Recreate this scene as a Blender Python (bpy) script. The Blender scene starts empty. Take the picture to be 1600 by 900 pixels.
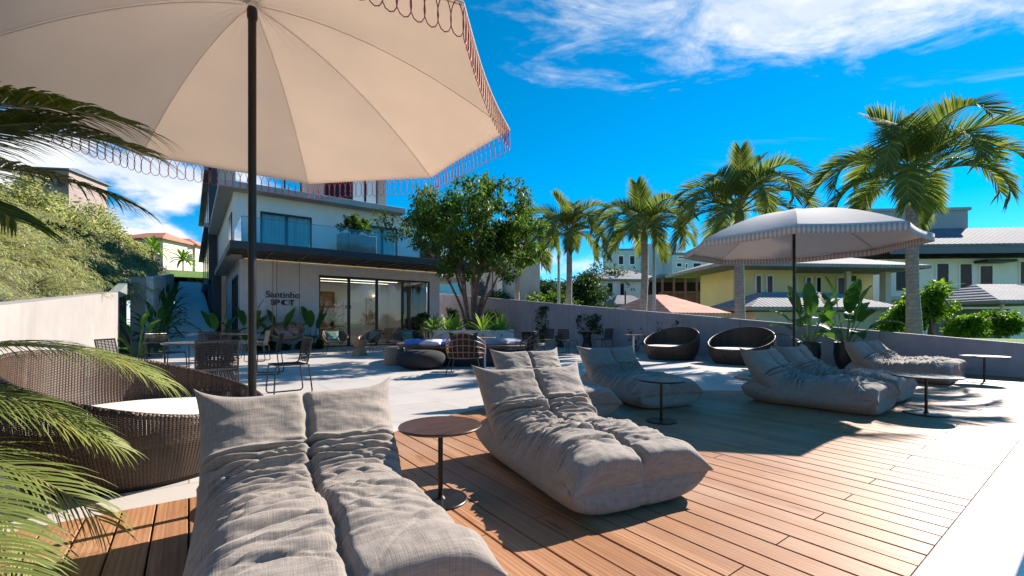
import bpy, math, random
import numpy as np
from mathutils import Vector, Matrix

# ------------------------------------------------------------------ camera, sky, sun, exposure
SC = bpy.context.scene
R = math.radians
YAW = 36.25
EYE = 1.06
FPX, HZ = 689.0, 504.0            # focal length and horizon row measured in the 1600 px photograph
cam_d = bpy.data.cameras.new("camera")
cam_d.sensor_width = 36.0
cam_d.lens = 36.0 * FPX / 1600.0
cam_d.shift_y = (HZ - 450.0) / 1600.0
cam_d.clip_start = 0.05
cam_d.clip_end = 3000.0
cam = bpy.data.objects.new("camera", cam_d)
SC.collection.objects.link(cam)
cam.location = (0, 0, EYE)
cam.rotation_euler = (R(90), 0, R(-YAW))
SC.camera = cam

SUN_EL, SUN_AZ = 33.0, 1.5        # azimuth counted from world +X towards +Y
S = Vector((math.cos(R(SUN_EL)) * math.cos(R(SUN_AZ)), math.cos(R(SUN_EL)) * math.sin(R(SUN_AZ)), math.sin(R(SUN_EL))))
sun_d = bpy.data.lights.new("sun", 'SUN')
sun_d.energy = 5.0
sun_d.angle = R(0.5)
sun_d.color = (1.0, 0.90, 0.80)
sun = bpy.data.objects.new("sun", sun_d)
SC.collection.objects.link(sun)
sun.rotation_euler = S.to_track_quat('Z', 'Y').to_euler()
sun.location = S * 60

SC.view_settings.view_transform = 'Standard'
SC.view_settings.look = 'None'
SC.view_settings.gamma = 1.0
SC.view_settings.exposure = 1.18
SC.view_settings.use_curve_mapping = False
SC.cycles.use_denoising = True
SC.cycles.max_bounces = 8
SC.cycles.transparent_max_bounces = 24
SC.cycles.sample_clamp_indirect = 6.0
SC.cycles.caustics_reflective = False
SC.cycles.caustics_refractive = False

cY, sY = math.cos(R(YAW)), math.sin(R(YAW))
def W(cx, cz):                    # metres right of / ahead of the eye -> world x, y
    return (cY * cx + sY * cz, -sY * cx + cY * cz)
def G(px, py, h=0.0):             # the spot at height h that the photograph shows at this pixel
    z = FPX * (EYE - h) / (py - HZ)
    return W((px - 800) * z / FPX, z)
def D(px, z):
    return W((px - 800) * z / FPX, z)
def HT(py, z):
    return EYE + (HZ - py) * z / FPX

world = bpy.data.worlds.new("World")
SC.world = world
world.use_nodes = True
def build_world():
    nt = world.node_tree
    N, L = nt.nodes, nt.links
    N.clear()
    out = N.new('ShaderNodeOutputWorld')
    bg = N.new('ShaderNodeBackground')
    bg.inputs['Strength'].default_value = 0.086
    L.new(bg.outputs[0], out.inputs[0])
    sky = N.new('ShaderNodeTexSky')
    sky.sky_type = 'NISHITA'
    sky.sun_disc = False
    sky.sun_elevation = R(SUN_EL)
    sky.sun_rotation = R(90 - SUN_AZ)
    sky.air_density = 0.75
    sky.dust_density = 0.0
    sky.ozone_density = 5.0
    hs = N.new('ShaderNodeHueSaturation')
    hs.inputs['Hue'].default_value = 0.485
    hs.inputs['Saturation'].default_value = 1.38
    hs.inputs['Value'].default_value = 1.0
    L.new(sky.outputs[0], hs.inputs['Color'])
    geo = N.new('ShaderNodeTexCoord')
    def mth(op, a, b=None, c=None):
        n = N.new('ShaderNodeMath'); n.operation = op
        for i, v in enumerate((a, b, c)):
            if v is None: continue
            if isinstance(v, (int, float)): n.inputs[i].default_value = v
            else: L.new(v, n.inputs[i])
        return n.outputs[0]
    def dot(vec):
        n = N.new('ShaderNodeVectorMath'); n.operation = 'DOT_PRODUCT'
        L.new(geo.outputs['Generated'], n.inputs[0]); n.inputs[1].default_value = vec
        return n.outputs['Value']
    dx, dy, dz = dot((cY, -sY, 0)), dot((sY, cY, 0)), dot((0, 0, 1))
    zc = mth('MAXIMUM', dz, 0.03)
    px_, py_ = mth('DIVIDE', dx, zc), mth('DIVIDE', dy, zc)
    def comb(a, b, c=0.0):
        n = N.new('ShaderNodeCombineXYZ')
        for i, v in enumerate((a, b, c)):
            if isinstance(v, (int, float)): n.inputs[i].default_value = v
            else: L.new(v, n.inputs[i])
        return n.outputs[0]
    def noise(vec, scale, detail=8, rough=0.6, dist=0.0):
        n = N.new('ShaderNodeTexNoise')
        n.inputs['Scale'].default_value = scale; n.inputs['Detail'].default_value = detail
        n.inputs['Roughness'].default_value = rough; n.inputs['Distortion'].default_value = dist
        L.new(vec, n.inputs['Vector'])
        return n.outputs['Fac']
    def ramp(v, a, b):
        n = N.new('ShaderNodeMapRange'); n.interpolation_type = 'SMOOTHSTEP'
        n.inputs['From Min'].default_value = a; n.inputs['From Max'].default_value = b
        L.new(v, n.inputs['Value'])
        return n.outputs['Result']
    # the wind-drawn cloud high on the right: an elongated patch on the cloud layer
    ex = mth('DIVIDE', mth('SUBTRACT', px_, 1.02), 1.15)
    ey = mth('DIVIDE', mth('SUBTRACT', mth('ADD', py_, mth('MULTIPLY', px_, 0.16)), 1.46), 0.52)
    rr = mth('SQRT', mth('ADD', mth('MULTIPLY', ex, ex), mth('MULTIPLY', ey, ey)))
    wisp_v = comb(mth('ADD', mth('MULTIPLY', px_, 1.6), mth('MULTIPLY', py_, 1.1)), mth('SUBTRACT', mth('MULTIPLY', py_, 2.6), mth('MULTIPLY', px_, 0.9)), 3.7)
    n1 = noise(wisp_v, 1.5, 10, 0.64, 0.5)
    n1b = noise(wisp_v, 7.0, 6, 0.6, 0.3)
    m1 = mth('SUBTRACT', mth('ADD', mth('MULTIPLY', n1, 1.55), mth('MULTIPLY', n1b, 0.35)), mth('MULTIPLY', rr, 0.80))
    c1 = mth('MULTIPLY', ramp(m1, 0.16, 0.95), 0.93)
    # thin far streaks beside it
    st = noise(comb(mth('MULTIPLY', px_, 0.7), mth('MULTIPLY', py_, 2.4), 9.1), 1.1, 8, 0.6, 0.4)
    c1b = mth('MULTIPLY', mth('MULTIPLY', ramp(st, 0.60, 0.80), ramp(px_, 0.8, 2.2)), 0.35)
    # heaped clouds low over the horizon, thickest to the left
    hv = comb(mth('MULTIPLY', dx, 3.0), mth('MULTIPLY', dy, 3.0), mth('MULTIPLY', dz, 7.0))
    n2 = noise(hv, 1.35, 9, 0.58, 0.2)
    left = ramp(dx, -0.25, -0.62)
    top = mth('ADD', mth('MULTIPLY', left, 0.36), 0.20)
    band = mth('SUBTRACT', 1.0, ramp(mth('DIVIDE', dz, top), 0.45, 1.15))
    m2 = mth('ADD', n2, mth('ADD', mth('MULTIPLY', band, 0.16), mth('MULTIPLY', left, 0.05)))
    c2 = mth('MULTIPLY', mth('MULTIPLY', ramp(m2, 0.60, 0.74), band), 0.95)
    cl = mth('MAXIMUM', mth('MAXIMUM', c1, c1b), c2)
    shade = noise(hv, 3.0, 5, 0.5)
    cc = N.new('ShaderNodeMix'); cc.data_type = 'RGBA'
    cc.inputs['A'].default_value = (4.3, 4.75, 5.4, 1); cc.inputs['B'].default_value = (5.9, 5.9, 5.85, 1)
    L.new(ramp(shade, 0.35, 0.6), cc.inputs['Factor'])
    mx = N.new('ShaderNodeMix'); mx.data_type = 'RGBA'
    L.new(cl, mx.inputs['Factor']); L.new(hs.outputs[0], mx.inputs['A']); L.new(cc.outputs['Result'], mx.inputs['B'])
    L.new(mx.outputs['Result'], bg.inputs['Color'])
build_world()

# ------------------------------------------------------------------ helpers
rng = np.random.default_rng(7)
random.seed(7)
COL = SC.collection

class MB:
    """collects shapes and links them as ONE mesh object"""
    def __init__(s): s.v, s.f, s.uv = [], [], None
    def add(s, vs, fs):
        o = len(s.v); s.v.extend([tuple(p) for p in vs]); s.f.extend([tuple(i + o for i in f) for f in fs]); return s
    def box(s, x0, x1, y0, y1, z0, z1):
        return s.add([(x0,y0,z0),(x1,y0,z0),(x1,y1,z0),(x0,y1,z0),(x0,y0,z1),(x1,y0,z1),(x1,y1,z1),(x0,y1,z1)],
                     [(3,2,1,0),(4,5,6,7),(0,1,5,4),(1,2,6,5),(2,3,7,6),(3,0,4,7)])
    def cbox(s, c, d): return s.box(c[0]-d[0]/2, c[0]+d[0]/2, c[1]-d[1]/2, c[1]+d[1]/2, c[2]-d[2]/2, c[2]+d[2]/2)
    def prism(s, poly, z0, z1):      # poly: counter-clockwise x, y
        n = len(poly)
        return s.add([(x,y,z0) for x,y in poly] + [(x,y,z1) for x,y in poly],
                     [tuple(range(n-1,-1,-1)), tuple(range(n,2*n))] + [(i,(i+1)%n,n+(i+1)%n,n+i) for i in range(n)])
    def tube(s, pts, r, n=8, closed=False):
        P = [Vector(p) for p in pts]; m = len(P)
        rad = r if hasattr(r, '__len__') else [r]*m
        T = []
        for i in range(m):
            a = P[(i-1) % m] if (closed or i > 0) else P[i]
            b = P[(i+1) % m] if (closed or i < m-1) else P[i]
            t = (b-a); T.append(t.normalized() if t.length > 1e-9 else Vector((0,0,1)))
        up = Vector((0,0,1)) if abs(T[0].z) < 0.9 else Vector((1,0,0))
        nrm = (up - T[0]*up.dot(T[0])).normalized()
        vs = []
        for i in range(m):
            nrm = (nrm - T[i]*nrm.dot(T[i]))
            nrm = nrm.normalized() if nrm.length > 1e-6 else T[i].orthogonal().normalized()
            b = T[i].cross(nrm)
            for k in range(n):
                a = 2*math.pi*k/n
                vs.append(P[i] + (nrm*math.cos(a) + b*math.sin(a))*rad[i])
        fs = []
        for i in range(m if closed else m-1):
            j = (i+1) % m
            for k in range(n):
                l = (k+1) % n
                fs.append((i*n+k, i*n+l, j*n+l, j*n+k))
        if not closed:
            fs.append(tuple(range(n-1,-1,-1))); fs.append(tuple((m-1)*n+k for k in range(n)))
        return s.add(vs, fs)
    def lathe(s, prof, n=32, c=(0,0,0), capb=True, capt=True):
        m = len(prof)
        vs = [(c[0]+r*math.cos(2*math.pi*k/n), c[1]+r*math.sin(2*math.pi*k/n), c[2]+z) for r,z in prof for k in range(n)]
        fs = [(i*n+k, i*n+(k+1)%n, (i+1)*n+(k+1)%n, (i+1)*n+k) for i in range(m-1) for k in range(n)]
        if capb: fs.append(tuple(range(n-1,-1,-1)))
        if capt: fs.append(tuple((m-1)*n+k for k in range(n)))
        return s.add(vs, fs)
    def grid(s, P, wrap=False):       # P: rows x cols x 3
        r, c = len(P), len(P[0])
        vs = [tuple(p) for row in P for p in row]
        fs = [(i*c+j, i*c+(j+1)%c, (i+1)*c+(j+1)%c, (i+1)*c+j) for i in range(r-1) for j in range(c if wrap else c-1)]
        return s.add(vs, fs)
    def build(s, name, mat, parent=None, smooth=True, angle=38, bevel=0.0, loc=None, rotz=0.0):
        me = bpy.data.meshes.new(name)
        me.from_pydata(s.v, [], s.f)
        if s.uv is not None:
            l = me.uv_layers.new(name="uv")
            idx = np.empty(len(me.loops), dtype=np.int32); me.loops.foreach_get('vertex_index', idx)
            l.data.foreach_set('uv', np.asarray(s.uv, dtype=np.float32)[idx].ravel())
        me.materials.append(mat)
        if smooth:
            me.polygons.foreach_set('use_smooth', [True]*len(me.polygons))
            if angle: me.set_sharp_from_angle(angle=R(angle))
        me.update()
        o = bpy.data.objects.new(name, me)
        COL.objects.link(o)
        if parent is not None: o.parent = parent
        if loc is not None: o.location = loc
        if rotz: o.rotation_euler = (0,0,rotz)
        if bevel:
            b = o.modifiers.new("bevel", 'BEVEL'); b.width = bevel; b.segments = 2; b.limit_method = 'ANGLE'; b.angle_limit = R(40)
        return o

def tag(o, label, cat, group=None, kind=None):
    if label: o["label"] = label
    if cat: o["category"] = cat
    if group: o["group"] = group
    if kind: o["kind"] = kind
    return o
def thing(name, label, cat, loc=(0,0,0), rotz=0.0, group=None):
    o = bpy.data.objects.new(name, None); COL.objects.link(o)
    o.empty_display_size = 0.1
    o.location = loc; o.rotation_euler = (0,0,rotz)
    return tag(o, label, cat, group)
def struct(o): o["kind"] = "structure"; return o
def dup(root, label, loc, rotz=0.0, scale=None, group=None):
    r = root.copy(); COL.objects.link(r)
    r.location = loc; r.rotation_euler = (0,0,rotz); r["label"] = label
    if group: r["group"] = group
    if scale: r.scale = (scale,)*3 if isinstance(scale, (int, float)) else scale
    for ch in list(root.children):
        c = ch.copy(); COL.objects.link(c); c.parent = r; c.matrix_parent_inverse = ch.matrix_parent_inverse.copy()
        for g in list(ch.children):
            d = g.copy(); COL.objects.link(d); d.parent = c; d.matrix_parent_inverse = g.matrix_parent_inverse.copy()
    return r
def arc(pts_fn, n): return [pts_fn(i/(n-1)) for i in range(n)]
def fillet(pts, r, n=4, closed=False):
    """polyline with rounded corners"""
    P = [Vector(p) for p in pts]; out = []
    m = len(P)
    for i, p in enumerate(P):
        if not closed and i in (0, m-1): out.append(p); continue
        a, b = P[(i-1) % m]-p, P[(i+1) % m]-p
        k = min(r, a.length*0.45, b.length*0.45)
        s_, e_ = p+a.normalized()*k, p+b.normalized()*k
        for q in range(n+1):
            t = q/n
            out.append(s_*(1-t)**2 + p*2*t*(1-t) + e_*t*t)
    return out

# ------------------------------------------------------------------ materials
class NT:
    def __init__(s, name):
        s.m = bpy.data.materials.new(name); s.m.use_nodes = True
        s.t = s.m.node_tree; s.N, s.L = s.t.nodes, s.t.links
        s.b = s.N['Principled BSDF']; s.out = s.N['Material Output']
    def n(s, typ, **kw):
        x = s.N.new(typ)
        for k, v in kw.items(): setattr(x, k, v)
        return x
    def link(s, a, b): s.L.new(a, b)
    def set(s, inp, v):
        if hasattr(v, 'is_output') or isinstance(v, bpy.types.NodeSocket): s.L.new(v, inp)
        else: inp.default_value = v
    def coord(s, kind='Object'): return s.n('ShaderNodeTexCoord').outputs[kind]
    def mapv(s, v, scale=(1,1,1), rot=(0,0,0), loc=(0,0,0)):
        x = s.n('ShaderNodeMapping'); s.set(x.inputs['Vector'], v)
        x.inputs['Scale'].default_value = scale; x.inputs['Rotation'].default_value = rot; x.inputs['Location'].default_value = loc
        return x.outputs[0]
    def noise(s, v, scale=5, detail=4, rough=0.55, dist=0.0, out='Fac'):
        x = s.n('ShaderNodeTexNoise'); s.set(x.inputs['Vector'], v)
        x.inputs['Scale'].default_value = scale; x.inputs['Detail'].default_value = detail
        x.inputs['Roughness'].default_value = rough; x.inputs['Distortion'].default_value = dist
        return x.outputs[out]
    def math(s, op, a, b=None, c=None):
        x = s.n('ShaderNodeMath', operation=op)
        for i, v in enumerate((a, b, c)):
            if v is not None: s.set(x.inputs[i], v)
        return x.outputs[0]
    def range(s, v, a, b, c=0.0, d=1.0, smooth=False):
        x = s.n('ShaderNodeMapRange')
        if smooth: x.interpolation_type = 'SMOOTHSTEP'
        s.set(x.inputs['Value'], v)
        for k, q in zip(('From Min','From Max','To Min','To Max'), (a,b,c,d)): x.inputs[k].default_value = q
        return x.outputs['Result']
    def mix(s, f, a, b, blend='MIX'):
        x = s.n('ShaderNodeMix', data_type='RGBA', blend_type=blend)
        s.set(x.inputs['Factor'], f)
        for k, v in (('A', a), ('B', b)):
            if isinstance(v, tuple): v = v if len(v) == 4 else v + (1,)
            s.set(x.inputs[k], v)
        return x.outputs['Result']
    def bump(s, h, strength=0.3, dist=0.01):
        x = s.n('ShaderNodeBump'); x.inputs['Strength'].default_value = strength; x.inputs['Distance'].default_value = dist
        s.set(x.inputs['Height'], h); s.link(x.outputs[0], s.b.inputs['Normal'])
    def sep(s, v):
        x = s.n('ShaderNodeSeparateXYZ'); s.set(x.inputs[0], v); return x.outputs
    def base(s, c): s.set(s.b.inputs['Base Color'], c if not isinstance(c, tuple) else (c if len(c) == 4 else c + (1,)))
    def rough(s, v): s.set(s.b.inputs['Roughness'], v)

def plain(name, col, rough=0.6, var=0.10, scale=6.0, metal=0.0, bump=0.0, bscale=60.0, spec=None):
    m = NT(name); c = m.coord()
    nz = m.noise(c, scale, 5, 0.6)
    lo = tuple(x*(1-var) for x in col); hi = tuple(min(1, x*(1+var)) for x in col)
    m.base(m.mix(m.range(nz, 0.3, 0.7), lo, hi))
    m.rough(m.range(m.noise(c, scale*2.3, 3), 0.3, 0.7, max(0.03, rough-0.07), min(1, rough+0.07)))
    m.b.inputs['Metallic'].default_value = metal
    if spec is not None: m.b.inputs['Specular IOR Level'].default_value = spec
    if bump: m.bump(m.noise(c, bscale, 4, 0.6), bump, 0.004)
    return m.m
def emit(name, col, strength):
    m = NT(name); e = m.n('ShaderNodeEmission'); e.inputs[0].default_value = col + (1,); e.inputs[1].default_value = strength
    m.link(e.outputs[0], m.out.inputs['Surface']); return m.m
def leafmat(name, c1, c2, trans=0.35, rough=0.45, tip=None):
    m = NT(name)
    g = m.n('ShaderNodeNewGeometry')
    r = g.outputs['Random Per Island']
    col = m.mix(m.range(r, 0, 1), c1, c2)
    col = m.mix(m.range(m.noise(m.coord(), 1.7, 3), 0.4, 0.75, 0, 0.5), col, tuple(x*0.62 for x in c1))
    if tip: col = m.mix(m.range(r, 0.86, 0.98), col, tip)
    m.base(col); m.rough(rough); m.b.inputs['Specular IOR Level'].default_value = 0.22
    tr = m.n('ShaderNodeBsdfTranslucent')
    m.link(m.mix(1.0, col, (1.5, 1.5, 0.75), 'MULTIPLY'), tr.inputs[0])
    ms = m.n('ShaderNodeMixShader'); ms.inputs[0].default_value = trans
    m.link(m.b.outputs[0], ms.inputs[1]); m.link(tr.outputs[0], ms.inputs[2])
    m.link(ms.outputs[0], m.out.inputs['Surface'])
    return m.m
def glassmat(name, tint=(0.80,0.92,0.93), refl=1.0, rough=0.0):
    m = NT(name)
    t = m.n('ShaderNodeBsdfTransparent'); t.inputs[0].default_value = tint + (1,)
    g = m.n('ShaderNodeBsdfGlossy'); g.inputs['Roughness'].default_value = rough; g.inputs[0].default_value = (0.9, 0.95, 1, 1)
    fr = m.n('ShaderNodeFresnel'); fr.inputs[0].default_value = 1.5
    ms = m.n('ShaderNodeMixShader'); m.link(m.math('MULTIPLY', fr.outputs[0], refl), ms.inputs[0])
    m.link(t.outputs[0], ms.inputs[1]); m.link(g.outputs[0], ms.inputs[2]); m.link(ms.outputs[0], m.out.inputs['Surface'])
    return m.m

def m_deck():
    m = NT("deck wood"); c = m.coord(); x, y, z = m.sep(c)
    bi = m.math('FLOOR', m.math('DIVIDE', m.math('ADD', x, 40.0), 0.15))
    wn = m.n('ShaderNodeTexWhiteNoise', noise_dimensions='1D'); m.link(bi, wn.inputs['W'])
    off = m.n('ShaderNodeCombineXYZ'); m.link(m.math('MULTIPLY', wn.outputs['Value'], 37.0), off.inputs[1]); m.link(m.math('MULTIPLY', bi, 3.1), off.inputs[2])
    av = m.n('ShaderNodeVectorMath', operation='ADD'); m.link(c, av.inputs[0]); m.link(off.outputs[0], av.inputs[1])
    v = av.outputs[0]
    gr = m.noise(m.mapv(v, (38, 1.3, 1)), 1.0, 7, 0.62, 1.2)
    rings = m.n('ShaderNodeTexWave', wave_type='BANDS', bands_direction='X')
    m.link(m.mapv(v, (9, 0.35, 1)), rings.inputs['Vector']); rings.inputs['Scale'].default_value = 1.4
    rings.inputs['Distortion'].default_value = 7.0; rings.inputs['Detail'].default_value = 3; rings.inputs['Detail Scale'].default_value = 0.7
    kn = m.n('ShaderNodeTexVoronoi'); m.link(m.mapv(v, (7, 1.6, 1)), kn.inputs['Vector']); kn.inputs['Scale'].default_value = 1.0
    knot = m.range(kn.outputs['Distance'], 0.05, 0.16, 1.0, 0.0, True)
    base = m.mix(wn.outputs['Value'], (0.36,0.175,0.085), (0.50,0.27,0.145))
    col = m.mix(m.range(gr, 0.35, 0.7, 0, 0.75), base, (0.23,0.105,0.05))
    col = m.mix(m.math('MULTIPLY', rings.outputs['Fac'], 0.42), col, (0.20,0.09,0.042))
    col = m.mix(m.math('MULTIPLY', knot, 0.7), col, (0.12,0.05,0.025))
    col = m.mix(m.range(m.noise(c, 0.9, 4), 0.45, 0.75, 0, 0.5), col, (0.44,0.32,0.24))
    m.base(col)
    m.rough(m.range(gr, 0.3, 0.7, 0.44, 0.58))
    m.b.inputs['Specular IOR Level'].default_value = 0.22
    m.bump(m.math('ADD', gr, m.math('MULTIPLY', rings.outputs['Fac'], 0.4)), 0.25, 0.003)
    return m.m
def m_paving():
    m = NT("pale stone paving"); c = m.coord(); x, y, z = m.sep(c)
    TX, TY = 1.8, 0.9
    row = m.math('FLOOR', m.math('DIVIDE', y, TY))
    xs = m.math('ADD', x, m.math('MULTIPLY', m.math('MODULO', m.math('ADD', row, 40), 2.0), TX*0.5))
    fx = m.math('PINGPONG', xs, TX/2); fy = m.math('PINGPONG', y, TY/2)
    gap = m.math('MINIMUM', fx, fy)
    g = m.range(gap, 0.003, 0.007, 1.0, 0.0)
    cell = m.n('ShaderNodeCombineXYZ'); m.link(m.math('FLOOR', m.math('DIVIDE', xs, TX)), cell.inputs[0]); m.link(row, cell.inputs[1])
    wn = m.n('ShaderNodeTexWhiteNoise', noise_dimensions='2D'); m.link(cell.outputs[0], wn.inputs['Vector'])
    col = m.mix(wn.outputs['Value'], (0.46,0.425,0.395), (0.54,0.505,0.475))
    col = m.mix(m.range(m.noise(c, 1.6, 6, 0.62), 0.4, 0.72, 0, 0.4), col, (0.43,0.40,0.37))
    col = m.mix(m.range(m.noise(c, 70, 3), 0.5, 0.8, 0, 0.25), col, (0.36,0.33,0.30))
    m.base(m.mix(m.math('MULTIPLY', g, 0.85), col, (0.25,0.22,0.20)))
    m.rough(m.range(m.noise(c, 3, 4), 0.3, 0.7, 0.42, 0.6))
    m.bump(m.math('SUBTRACT', m.math('MULTIPLY', m.noise(c, 50, 4), 0.25), g), 0.25, 0.003)
    return m.m
def m_concrete(name, a, b, streak=0.3, sc=1.0, form=False):
    m = NT(name); c = m.coord()
    n1 = m.noise(c, 1.3*sc, 7, 0.65, 0.3); n2 = m.noise(m.mapv(c, (5, 5, 0.45)), 1.0*sc, 5, 0.6); n3 = m.noise(c, 55, 3)
    col = m.mix(m.range(n1, 0.3, 0.7), a, b)
    col = m.mix(m.range(n2, 0.5, 0.8, 0, streak), col, tuple(x*0.62 for x in a))
    col = m.mix(m.range(n3, 0.55, 0.8, 0, 0.2), col, tuple(x*0.7 for x in a))
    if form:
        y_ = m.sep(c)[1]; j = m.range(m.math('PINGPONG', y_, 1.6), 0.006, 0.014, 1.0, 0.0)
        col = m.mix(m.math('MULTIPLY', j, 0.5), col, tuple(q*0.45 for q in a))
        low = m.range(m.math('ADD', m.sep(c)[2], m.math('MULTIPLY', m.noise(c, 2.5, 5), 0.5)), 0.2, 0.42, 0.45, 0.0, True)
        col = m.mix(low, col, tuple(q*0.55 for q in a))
    m.base(col); m.rough(0.85)
    if False:
        w = m.n('ShaderNodeTexWave', wave_type='BANDS', bands_direction='Z'); m.link(c, w.inputs['Vector']); w.inputs['Scale'].default_value = 2.2; w.inputs['Distortion'].default_value = 0.4
        m.bump(m.math('ADD', m.math('MULTIPLY', w.outputs['Fac'], 0.3), m.math('ADD', n1, n3)), 0.3, 0.006)
    else: m.bump(m.math('ADD', n1, m.math('MULTIPLY', n3, 0.4)), 0.3, 0.006)
    return m.m
def m_linen(name, dark, light):
    m = NT(name); uv = m.coord('UV')
    a = m.noise(m.mapv(uv, (22, 480, 1)), 1.0, 3, 0.7, 0.2)
    b = m.noise(m.mapv(uv, (480, 22, 1)), 1.0, 3, 0.7, 0.2)
    a2 = m.noise(m.mapv(uv, (9, 190, 1)), 1.0, 2, 0.6); b2 = m.noise(m.mapv(uv, (190, 9, 1)), 1.0, 2, 0.6)
    t = m.math('ADD', m.math('ADD', a, b), m.math('ADD', a2, b2))
    col = m.mix(m.range(t, 1.35, 2.60), dark, light)
    col = m.mix(m.range(m.noise(uv, 3.0, 4), 0.35, 0.7, 0, 0.22), col, tuple(x*1.05 for x in light))
    m.base(col); m.rough(0.9)
    m.b.inputs['Sheen Weight'].default_value = 0.25; m.b.inputs['Sheen Roughness'].default_value = 0.5
    m.bump(m.math('ADD', t, m.math('MULTIPLY', m.noise(uv, 16, 4, 0.6, 0.5), 2.2)), 0.35, 0.004)
    return m.m
def m_weave(name, c1, c2, nu, nv, holes=0.0, bump=0.6):
    """interlaced strands over a surface whose uv runs around (u) and up (v)"""
    m = NT(name); x, y, z = m.sep(m.coord('UV'))
    U = m.math('MULTIPLY', x, nu); V = m.math('MULTIPLY', y, nv)
    su = m.math('ABSOLUTE', m.math('SINE', m.math('MULTIPLY', U, math.pi)))
    ph = m.math('MULTIPLY', m.math('MODULO', m.math('FLOOR', U), 2.0), 0.5)
    sv = m.math('ABSOLUTE', m.math('SINE', m.math('MULTIPLY', m.math('ADD', V, ph), math.pi)))
    h = m.math('MULTIPLY', su, sv)
    nz = m.noise(m.coord('UV'), 24, 3)
    row = m.n('ShaderNodeTexWhiteNoise', noise_dimensions='1D'); m.link(m.math('FLOOR', U), row.inputs['W'])
    col = m.mix(m.math('MULTIPLY', m.math('ADD', nz, row.outputs['Value']), 0.55), c1, c2)
    col = m.mix(m.range(h, 0.05, 0.4, 0.85, 0.0), col, tuple(q*0.12 for q in c1))
    m.base(col); m.rough(0.5)
    m.bump(h, bump, 0.006)
    if holes:
        tr = m.n('ShaderNodeBsdfTransparent'); ms = m.n('ShaderNodeMixShader')
        m.link(m.range(h, holes*0.6, holes, 1.0, 0.0), ms.inputs[0]); m.link(m.b.outputs[0], ms.inputs[1]); m.link(tr.outputs[0], ms.inputs[2])
        m.link(ms.outputs[0], m.out.inputs['Surface'])
    return m.m
def m_canvas(name, col, trans=0.25):
    m = NT(name); c = m.coord(); v = m.noise(c, 2.5, 4)
    cc = m.mix(m.range(v, 0.3, 0.7), tuple(x*0.94 for x in col), col)
    m.base(cc); m.rough(0.9)
    tr = m.n('ShaderNodeBsdfTranslucent'); m.link(m.mix(1.0, cc, (1.0,0.93,0.87), 'MULTIPLY'), tr.inputs[0])
    ms = m.n('ShaderNodeMixShader'); ms.inputs[0].default_value = trans
    m.link(m.b.outputs[0], ms.inputs[1]); m.link(tr.outputs[0], ms.inputs[2]); m.link(ms.outputs[0], m.out.inputs['Surface'])
    m.bump(m.noise(c, 9, 3), 0.12, 0.02)
    return m.m
def m_trunk(name, a, b, rings):
    m = NT(name); c = m.coord(); x, y, z = m.sep(c)
    w = m.math('ABSOLUTE', m.math('SINE', m.math('ADD', m.math('MULTIPLY', z, rings), m.math('MULTIPLY', m.noise(c, 4, 3), 3.0))))
    col = m.mix(m.range(m.noise(c, 9, 5), 0.3, 0.7), a, b)
    m.base(m.mix(m.range(w, 0.0, 0.25, 0.7, 0.0), col, tuple(q*0.4 for q in a))); m.rough(0.9)
    m.bump(m.math('ADD', w, m.noise(c, 25, 4)), 0.6, 0.02)
    return m.m
def m_grass(name, a, b):
    m = NT(name); c = m.coord()
    m.base(m.mix(m.range(m.noise(c, 0.35, 6, 0.65), 0.3, 0.7), a, b)); m.rough(0.95)
    m.bump(m.noise(c, 12, 5, 0.7), 0.8, 0.1); return m.m
def m_wood(name, a, b, axis=(1, 12, 12), rough=0.5):
    m = NT(name); c = m.coord(); n = m.noise(m.mapv(c, axis), 2.0, 6, 0.6, 0.8)
    m.base(m.mix(m.range(n, 0.3, 0.7), a, b)); m.rough(rough); return m.m
def m_roof(name, a, b, sx=18.0):
    m = NT(name); c = m.coord(); x, y, z = m.sep(c)
    w = m.math('ABSOLUTE', m.math('SINE', m.math('MULTIPLY', x, sx)))
    n = m.noise(c, 1.2, 5)
    m.base(m.mix(m.range(w, 0.0, 0.3, 0.55, 0.0), m.mix(m.range(n, 0.3, 0.7), a, b), tuple(q*0.45 for q in a))); m.rough(0.8); m.b.inputs['Specular IOR Level'].default_value = 0.08
    m.bump(w, 0.5, 0.05); return m.m

M = {}
M['deck'] = m_deck(); M['paving'] = m_paving()
M['under'] = plain("near black shade and dark parts", (0.02,0.015,0.012), 0.95)  # near black, also stands in for shade in gaps and unlit rooms
def m_coping():
    m = NT("pale stone coping"); c = m.coord(); x, y, z = m.sep(c)
    j = m.range(m.math('PINGPONG', x, 0.45), 0.002, 0.005, 1.0, 0.0)
    col = m.mix(m.range(m.noise(c, 2.2, 6, 0.65), 0.35, 0.7), (0.60,0.57,0.53), (0.72,0.69,0.65))
    col = m.mix(m.range(m.noise(c, 40, 3), 0.55, 0.8, 0, 0.3), col, (0.5,0.46,0.42))
    m.base(m.mix(m.math('MULTIPLY', j, 0.8), col, (0.2,0.18,0.16))); m.rough(0.5); m.bump(m.math('SUBTRACT', m.noise(c, 30, 4), j), 0.3, 0.004); return m.m
M['coping'] = m_coping()
M['conc'] = m_concrete("raw concrete", (0.30,0.285,0.275), (0.40,0.385,0.37))
M['wallpale'] = m_concrete("pale rendered wall", (0.27,0.248,0.232), (0.335,0.312,0.292), 0.35)
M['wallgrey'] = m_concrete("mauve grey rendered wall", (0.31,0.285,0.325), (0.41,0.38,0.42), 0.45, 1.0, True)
M['facade'] = m_concrete("burnished cement facade", (0.52,0.49,0.52), (0.62,0.59,0.62), 0.3)
M['white'] = plain("white paint", (0.82,0.82,0.81), 0.6, 0.05, 1.2, bump=0.05)
M['offwhite'] = plain("cream paint", (0.62,0.56,0.47), 0.7, 0.08, 0.7)
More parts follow.
